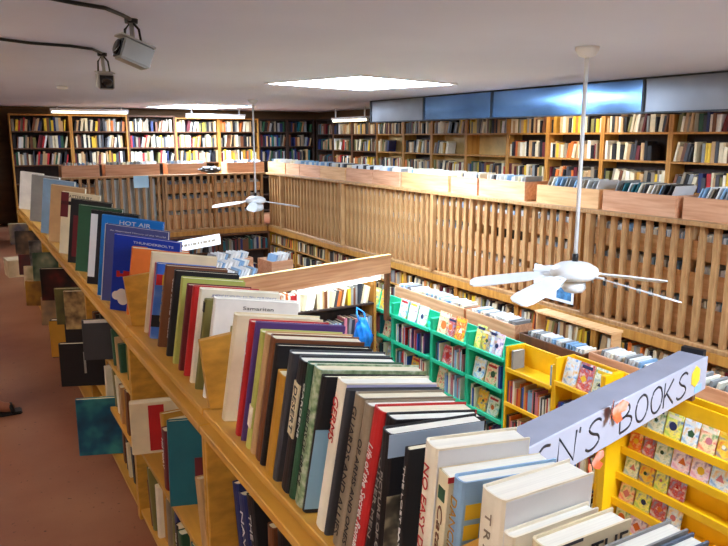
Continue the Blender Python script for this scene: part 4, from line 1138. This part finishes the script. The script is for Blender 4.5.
# little white notice seen past the books
o = box('notice_board', -.34, .34, -.006, .006, -.06, .06, M['white'], None, loc=at(193, 244, Y=7.6)); o.rotation_euler = (0, R(-4), .2)
tag(o, 'long white notice strip seen just past the blue albums', 'sign')
bm = bmesh.new(); rr = random.Random(3); x = -.28
while x < .26:
    w = rr.uniform(.015, .05); bm_box(bm, x, x+w, -.0075, -.0055, -.013, .013); x += w+.012
obj('smudged_lettering', bm, COV['taupe'], o)

# ================================================================== PAINTED SIGN
S1 = Vector((3.95, 2.59, 0)); hd = R(77); sdir = Vector((-math.sin(hd), -math.cos(hd), 0))
SL = 2.72
S0 = S1+sdir*SL
ang = math.atan2(-sdir.y, -sdir.x)
SZ0, SZ1 = .095, .30
sg = thing('hanging_sign', "long lilac-white beam sign hand-lettered CHILDREN'S BOOKS", 'sign', (S0.x, S0.y, 0), ang)
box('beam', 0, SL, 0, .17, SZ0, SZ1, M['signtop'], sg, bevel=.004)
box('face_board', 0, SL, -.012, -.0005, SZ0-.005, SZ1+.004, M['sign'], sg, bevel=.002)
def sign_s(px, py):
    d = FW + RT*((px-364)/FOC) - UP*((py-273)/FOC)
    # intersect ray plan with sign line
    c = -sdir
    det = d.x*(-c.y) + c.x*d.y
    tt = ((S0.x)*(-c.y) + c.x*S0.y)/det
    P = d*tt
    return (P.xy-S0.xy).dot(c.xy), EYE+P.z
STK = {  # marker strokes in a unit box
 'C': [[(.95, .85), (.7, 1), (.35, .95), (.08, .65), (.05, .35), (.3, .05), (.65, .0), (.95, .15)]],
 'H': [[(.05, 0), (.08, 1)], [(.92, 0), (.9, 1)], [(.07, .5), (.9, .52)]], 'I': [[(.5, 0), (.5, 1)]], 'L': [[(.1, 1), (.08, .02), (.95, 0)]],
 'D': [[(.1, 0), (.1, 1), (.6, .9), (.95, .55), (.7, .1), (.1, 0)]], 'R': [[(.08, 0), (.1, 1), (.7, .95), (.85, .75), (.6, .52), (.1, .48)], [(.45, .5), (.95, 0)]],
 'E': [[(.95, .95), (.5, 1), (.12, .75), (.05, .4), (.3, .06), (.8, .0), (1.0, .08)], [(.1, .5), (.7, .52)]],
 'N': [[(.05, 0), (.1, 1), (.85, .02), (.95, 1)]], "'": [[(.6, 1), (.4, 0)]],
 'S': [[(.95, .88), (.75, .99), (.4, .95), (.2, .75), (.4, .56), (.75, .42), (.85, .22), (.6, .04), (.25, .0), (.02, .12)]],
 'B': [[(.1, 0), (.12, 1), (.65, .93), (.75, .72), (.5, .55), (.12, .5)], [(.5, .55), (.95, .38), (.85, .1), (.45, .0), (.1, 0)]],
 'O': [[(.55, 1), (.2, .88), (.03, .5), (.18, .12), (.5, 0), (.82, .14), (.98, .5), (.84, .87), (.55, 1)]],
 'K': [[(.08, 0), (.12, 1)], [(.9, 1), (.14, .42)], [(.3, .55), (.98, 0)]]}
def smooth(p, n=4):
    if len(p) < 4: return p
    out = []
    for i in range(len(p)-1):
        a, b_, c, d = p[max(i-1, 0)], p[i], p[i+1], p[min(i+2, len(p)-1)]
        for k in range(n):
            t_ = k/n
            out.append(tuple(.5*((2*b_[q])+(-a[q]+c[q])*t_+(2*a[q]-5*b_[q]+4*c[q]-d[q])*t_**2+(-a[q]+3*b_[q]-3*c[q]+d[q])*t_**3) for q in (0, 1)))
    return out+[p[-1]]
def add_letter(ch, s, zc, w, h):
    bm = bmesh.new()
    for st in STK[ch]:
        pts = smooth(st) if ch in 'CDSBOER' else st
        P = [(s+(x-.5)*w, -.0128, zc+(y-.5)*h) for x, y in pts]
        P2 = []
        bm_tube(bm, P, .0082, 6)
    for v in bm.verts: v.co.y = -.0128+(v.co.y+.0128)*.12
    obj('letter', bm, M['ink'], sg)
letters = [('E', 541, 449, 18), ('N', 565, 441, 23), ("'", 578, 428, 3), ('S', 592, 427, 18), ('B', 624, 411, 15), ('O', 640, 403, 14), ('O', 655, 394, 13), ('K', 667, 387, 12), ('S', 681, 377, 12)]
lz = (SZ0+SZ1)/2
LS = []
for ch, px, py, wpx in letters:
    s, zz = sign_s(px, py); s2, _ = sign_s(px+wpx/2, py); s1, _ = sign_s(px-wpx/2, py)
    LS.append(s); add_letter(ch, s, lz if ch != "'" else lz+.065, (s2-s1)*.86, .15 if ch != "'" else .028)
s = LS[0]
for ch in 'RDLIHC':
    s -= .16; add_letter(ch, s, lz, .1 if ch != 'I' else .02, .15)
s, _ = sign_s(694, 371)
bm = bmesh.new(); bmesh.ops.create_circle(bm, cap_ends=True, segments=6, radius=.068, matrix=frame_mtx((s, -.0132, lz+.015), (1, 0, 0), (0, 0, 1)))
e = bmesh.ops.extrude_face_region(bm, geom=bm.faces[:]); bmesh.ops.translate(bm, vec=(0, -.002, 0), verts=[v for v in e['geom'] if isinstance(v, bmesh.types.BMVert)])
obj('yellow_paper_sun', bm, COV['yellow'], sg)
bm = bmesh.new(); bm_box(bm, s+.0, s+.10, -.0145, -.0125, lz-.095, lz-.05); obj('blue_paper_patch', bm, COV['pale blue'], sg)
box('end_bracket', SL+.001, SL+.05, .02, .16, SZ0, SZ1+.03, M['blackp'], sg)
box('support_block', SL-.10, SL-.06, .02, .16, .022, SZ0-.001, M['brownwood'], sg)
# orange paper butterflies
def butterfly(label, s, z, sc, colr, rot):
    loc = S0-sdir*s
    t = thing('paper_butterfly', label, 'paper decoration', (loc.x, loc.y, z), ang, 'paper decorations on the sign')
    nrm = Vector((0, -.02, 0))
    for sx in (-1, 1):
        bm = bmesh.new()
        pts = [(0, 0), (.06, .07), (.10, .06), (.095, .01), (.06, -.01), (.08, -.05), (.05, -.08), (.015, -.05)]
        v0 = [bm.verts.new((sx*x*sc, -.018-abs(x)*sc*.45, y*sc)) for x, y in pts]
        v1 = [bm.verts.new((sx*x*sc, -.0165-abs(x)*sc*.45, y*sc)) for x, y in pts]
        bm.faces.new(v0); bm.faces.new(v1[::-1])
        for k in range(8): bm.faces.new((v0[k], v0[(k+1) % 8], v1[(k+1) % 8], v1[k]))
        o = obj('wing', bm, colr, t); o.rotation_euler = (0, rot, 0)
    bm = bmesh.new(); bm_tube(bm, [(0, -.018, -.05*sc), (0, -.018, .055*sc)], .004, 6); o = obj('body', bm, M['ink'], t); o.rotation_euler = (0, rot, 0)
org = art('orange paper wings', ((200, 60, 40), (236, 110, 60), (240, 170, 150)), 14)
s, z = sign_s(609, 409); butterfly('orange and red paper butterfly pinned between the two words of the sign', s, z, .85, org, .25)
s, z = sign_s(588, 463); butterfly('orange paper butterfly hanging at the bottom edge of the sign', s, z, .75, org, -.4)

# grey machine box and cable at the sign end
t = thing('speaker_box', 'grey equipment box beyond the end of the painted sign', 'equipment', (4.52, 2.35, .0))
box('case', -.12, .12, -.2, .2, .03, .2, M['silver'], t, bevel=.01)
box('front_panel', -.128, -.1205, -.16, .16, .05, .18, M['blackp'], t)

# ================================================================== JUTTING BOOKS, BOXES IN THE AISLE
def loose_book(label, loc, rot, t, h, d, col, pats=()):
    o = near_book(label, Vector(loc), Euler(rot, 'XYZ'), t, h, d, col, True, 'large books jutting into the aisle')
    for p in pats: cover_patch(o, *p)
    return o
loose_book('large teal book jutting low over the aisle', (.40, 3.62, .055), (0, 0, R(-20)), .03, .30, .26, art('teal print', ((14, 60, 92), (20, 90, 120), (60, 150, 150)), 9))
loose_book('large black art book with thin pale title, beyond the teal book', (.38, 3.98, .315), (0, 0, R(-22)), .035, .24, .28, 'black', [(M['silver'], .46, .5, .3, .8, 'cover_title')])
loose_book('large book with yellow spine band and black cover over the aisle', (.40, 4.55, .32), (0, 0, R(-24)), .05, .235, .28, 'black', [(COV['mustard'], .0, .32, .02, .98, 'cover_band')])
loose_book('tan patterned book with figures, above the yellow banded one', (.45, 4.2, .575), (0, 0, R(-22)), .04, .22, .25, art('tan figure print', ((60, 44, 30), (150, 120, 80), (200, 170, 110)), 20))
loose_book('dark album with white top band under the royal blue album', (.45, 3.55, .575), (0, 0, R(-20)), .03, .2, .27, 'charcoal', [(M['sleeve'], .05, .95, .93, 1.0, 'cover_band')])
loose_book('cream and red jacketed book jutting from the third case', (.50, 2.75, .40), (R(4), 0, R(-14)), .04, .22, .24, 'cream', [(COV['red'], .3, .55, .05, .95, 'cover_band')])
loose_book('dark teal book tilted out of the third case', (.515, 2.22, .425), (R(-8), 0, R(-18)), .03, .29, .25, 'teal', [(COV['maroon'], .35, .75, .2, .55, 'cover_picture')])
r = random.Random(21)
JC = [('olive and black', (96, 92, 50), (30, 28, 24)), ('brown and tan', (96, 58, 34), (180, 140, 96)), ('black and dark red', (24, 22, 24), (120, 36, 32)), ('tan and grey', (186, 150, 106), (96, 90, 84)),
      ('dark green and cream', (36, 66, 46), (196, 184, 150)), ('mustard and brown', (170, 124, 44), (88, 56, 34)), ('charcoal and white', (50, 50, 54), (206, 204, 198)), ('cream and olive', (216, 200, 164), (110, 106, 60)),
      ('black and tan', (26, 24, 26), (170, 130, 90)), ('maroon and black', (92, 28, 32), (28, 24, 26)), ('taupe and navy', (136, 122, 100), (36, 44, 84))]
for k, (nm, c1, c2) in enumerate(JC):
    yy = 4.35+.36*k
    z = .571 if k % 2 == 0 else .311
    loose_book('large %s printed book, %s jutting book beyond yellow banded one' % (nm, ORD[k]), (.43-.02*(k % 3)+r.uniform(-.02, .03), yy, z), (R(r.uniform(-6, 6)), 0, R(-22+r.uniform(-8, 8))), .03+.01*(k % 3), .215-.015*(k % 2), .26,
               art('printed cover '+nm, (c1, c1, tuple((a+b)/2 for a, b in zip(c1, c2)), c2), 7))
NB[0] += 7+len(JC)
# stacked paper boxes of books on the aisle floor at the far end
def carton(label, loc, rz, w, d, h):
    t = thing('carton', label, 'carton', loc, rz, 'cartons in the aisle')
    m_ = mat('pale cardboard', (206, 186, 150), .75, noise=.12)
    for n, bb in (('side', (-w/2, w/2, -d/2, -d/2+.006, 0, h)), ('side', (-w/2, w/2, d/2-.006, d/2, 0, h)), ('side', (-w/2, -w/2+.006, -d/2+.006, d/2-.006, 0, h)), ('side', (w/2-.006, w/2, -d/2+.006, d/2-.006, 0, h)), ('bottom', (-w/2+.006, w/2-.006, -d/2+.006, d/2-.006, 0, .006))):
        box(n, *bb, m_, t, bevel=0)
    box('flap', -w/2, w/2, -d/2, d/2, h+.001, h+.005, m_, t, bevel=0)
carton('small pale carton on the aisle floor by the far end of the island', (.50, 9.35, 0), .1, .22, .3, .2)

heap('books', STUFF, 'many small books filling the farther wall shelves and the lower shelves', 'books', 'books too far off to single out')
heap('compact_discs', DISC, 'rows of discs glimpsed between the balusters in the counter bins', 'discs', 'discs behind the railings', False)

# ================================================================== PERSON AT THE AISLE EDGE
def skin_mesh(name, verts, edges, radii, m, parent=None, sub=2, root=0):
    me = bpy.data.meshes.new(name); me.from_pydata(verts, edges, [])
    o = bpy.data.objects.new(name, me); C.objects.link(o)
    o.modifiers.new('skin', 'SKIN')
    for i, rr_ in enumerate(radii):
        me.skin_vertices[0].data[i].radius = rr_ if isinstance(rr_, tuple) else (rr_, rr_)
        me.skin_vertices[0].data[i].use_root = (i == root)
    s = o.modifiers.new('sub', 'SUBSURF'); s.levels = sub; s.render_levels = sub
    dg = bpy.context.evaluated_depsgraph_get(); dg.update()
    me2 = bpy.data.meshes.new_from_object(o.evaluated_get(dg))
    bpy.data.objects.remove(o)
    me2.materials.clear(); me2.materials.append(m)
    for p in me2.polygons: p.use_smooth = True
    return obj(name, me2, None, parent)
PX, PY = -.10, 4.66
person = thing('person', 'person standing at the aisle edge, only a sandalled bare foot showing', 'person', (PX, PY, 0))
V = [(0, 0, .95), (0, 0, 1.15), (0, 0, 1.36), (.0, 0, 1.46), (.02, 0, 1.56), (.02, 0, 1.70),           # 0-5 trunk, neck, head
     (0, -.09, .90), (.05, -.10, .50), (.135, -.10, .10), (.18, -.10, .05), (.265, -.11, .035),           # 6-10 near leg
     (0, .09, .90), (-.02, .10, .50), (-.14, .10, .09), (-.08, .10, .045), (.02, .11, .03),          # 11-15
     (-.01, -.18, 1.38), (-.03, -.23, 1.12), (.02, -.21, .88), (.04, -.21, .80),                    # 16-19 arm
     (-.01, .18, 1.38), (-.03, .23, 1.12), (.0, .21, .88), (.02, .21, .80)]                         # 20-23
Ed = [(0, 1), (1, 2), (2, 3), (3, 4), (4, 5), (0, 6), (6, 7), (7, 8), (8, 9), (9, 10), (0, 11), (11, 12), (12, 13), (13, 14), (14, 15), (2, 16), (16, 17), (17, 18), (18, 19), (2, 20), (20, 21), (21, 22), (22, 23)]
Rd = [.14, .125, .13, .055, .09, .085, .085, .058, .034, .036, .028, .085, .058, .034, .036, .028, .05, .04, .028, .03, .05, .04, .028, .03]
body = skin_mesh('body', V, Ed, Rd, M['skin'], person)
skin_mesh('shirt', [(0, 0, .92), (0, 0, 1.15), (0, 0, 1.36), (0, 0, 1.43), (-.01, -.18, 1.38), (-.03, -.22, 1.2), (-.01, .18, 1.38), (-.03, .22, 1.2)], [(0, 1), (1, 2), (2, 3), (2, 4), (4, 5), (2, 6), (6, 7)], [.155, .14, .145, .07, .062, .055, .062, .055], COV['navy'], person)
skin_mesh('shorts', [(0, 0, .97), (0, -.09, .88), (.03, -.10, .58), (0, .09, .88), (-.01, .10, .58)], [(0, 1), (1, 2), (0, 3), (3, 4)], [.155, .10, .085, .10, .085], COV['charcoal'], person)
bm = bmesh.new(); bmesh.ops.create_icosphere(bm, subdivisions=3, radius=.1, matrix=Matrix.Translation((-.01, 0, 1.66)))
for v in bm.verts: v.co.x = v.co.x if v.co.x < .03 else .03+(v.co.x-.03)*.2
obj('hair', bm, COV['brown'], person)
for yy, x0 in ((-.105, 0), (.105, -.24)):
    bm = bmesh.new(); bm_box(bm, .035+x0, .30+x0, yy-.045, yy+.045, .0, .018); bmesh.ops.bevel(bm, geom=bm.edges[:], offset=.006, segments=2, affect='EDGES')
    s_ = obj('sandal', bm, M['blackp'], person)
    bm = bmesh.new(); bm_tube(bm, [(.25+x0, yy-.045, .018), (.245+x0, yy-.04, .045), (.24+x0, yy, .06), (.245+x0, yy+.04, .045), (.25+x0, yy+.045, .018)], .012, 8); obj('strap', bm, M['blackp'], s_)

# ================================================================== WORLD, CAMERA
w = bpy.data.worlds.new('World'); bpy.context.scene.world = w; w.use_nodes = True
w.node_tree.nodes['Background'].inputs['Color'].default_value = (.5, .6, .75, 1); w.node_tree.nodes['Background'].inputs['Strength'].default_value = .3
cd = bpy.data.cameras.new('camera'); cam = bpy.data.objects.new('camera', cd); C.objects.link(cam)
cd.sensor_width = 36; cd.lens = FOC/728*36; cd.clip_start = .05
cam.matrix_world = Matrix((RT, UP, -FW)).transposed().to_4x4(); cam.location = (0, 0, EYE)
sc = bpy.context.scene; sc.camera = cam
sc.view_settings.view_transform = 'Standard'; sc.view_settings.look = 'None'; sc.view_settings.gamma = 1.0; sc.view_settings.use_curve_mapping = False
sc.view_settings.exposure = 1.28
sc.cycles.use_denoising = True
sc.cycles.max_bounces = 8; sc.cycles.diffuse_bounces = 4
print('BOOKS individually', NB[0], 'stuff', len(STUFF), 'sleeves', NREC[0], 'picture', NPIC[0], 'discs stuff', len(DISC))
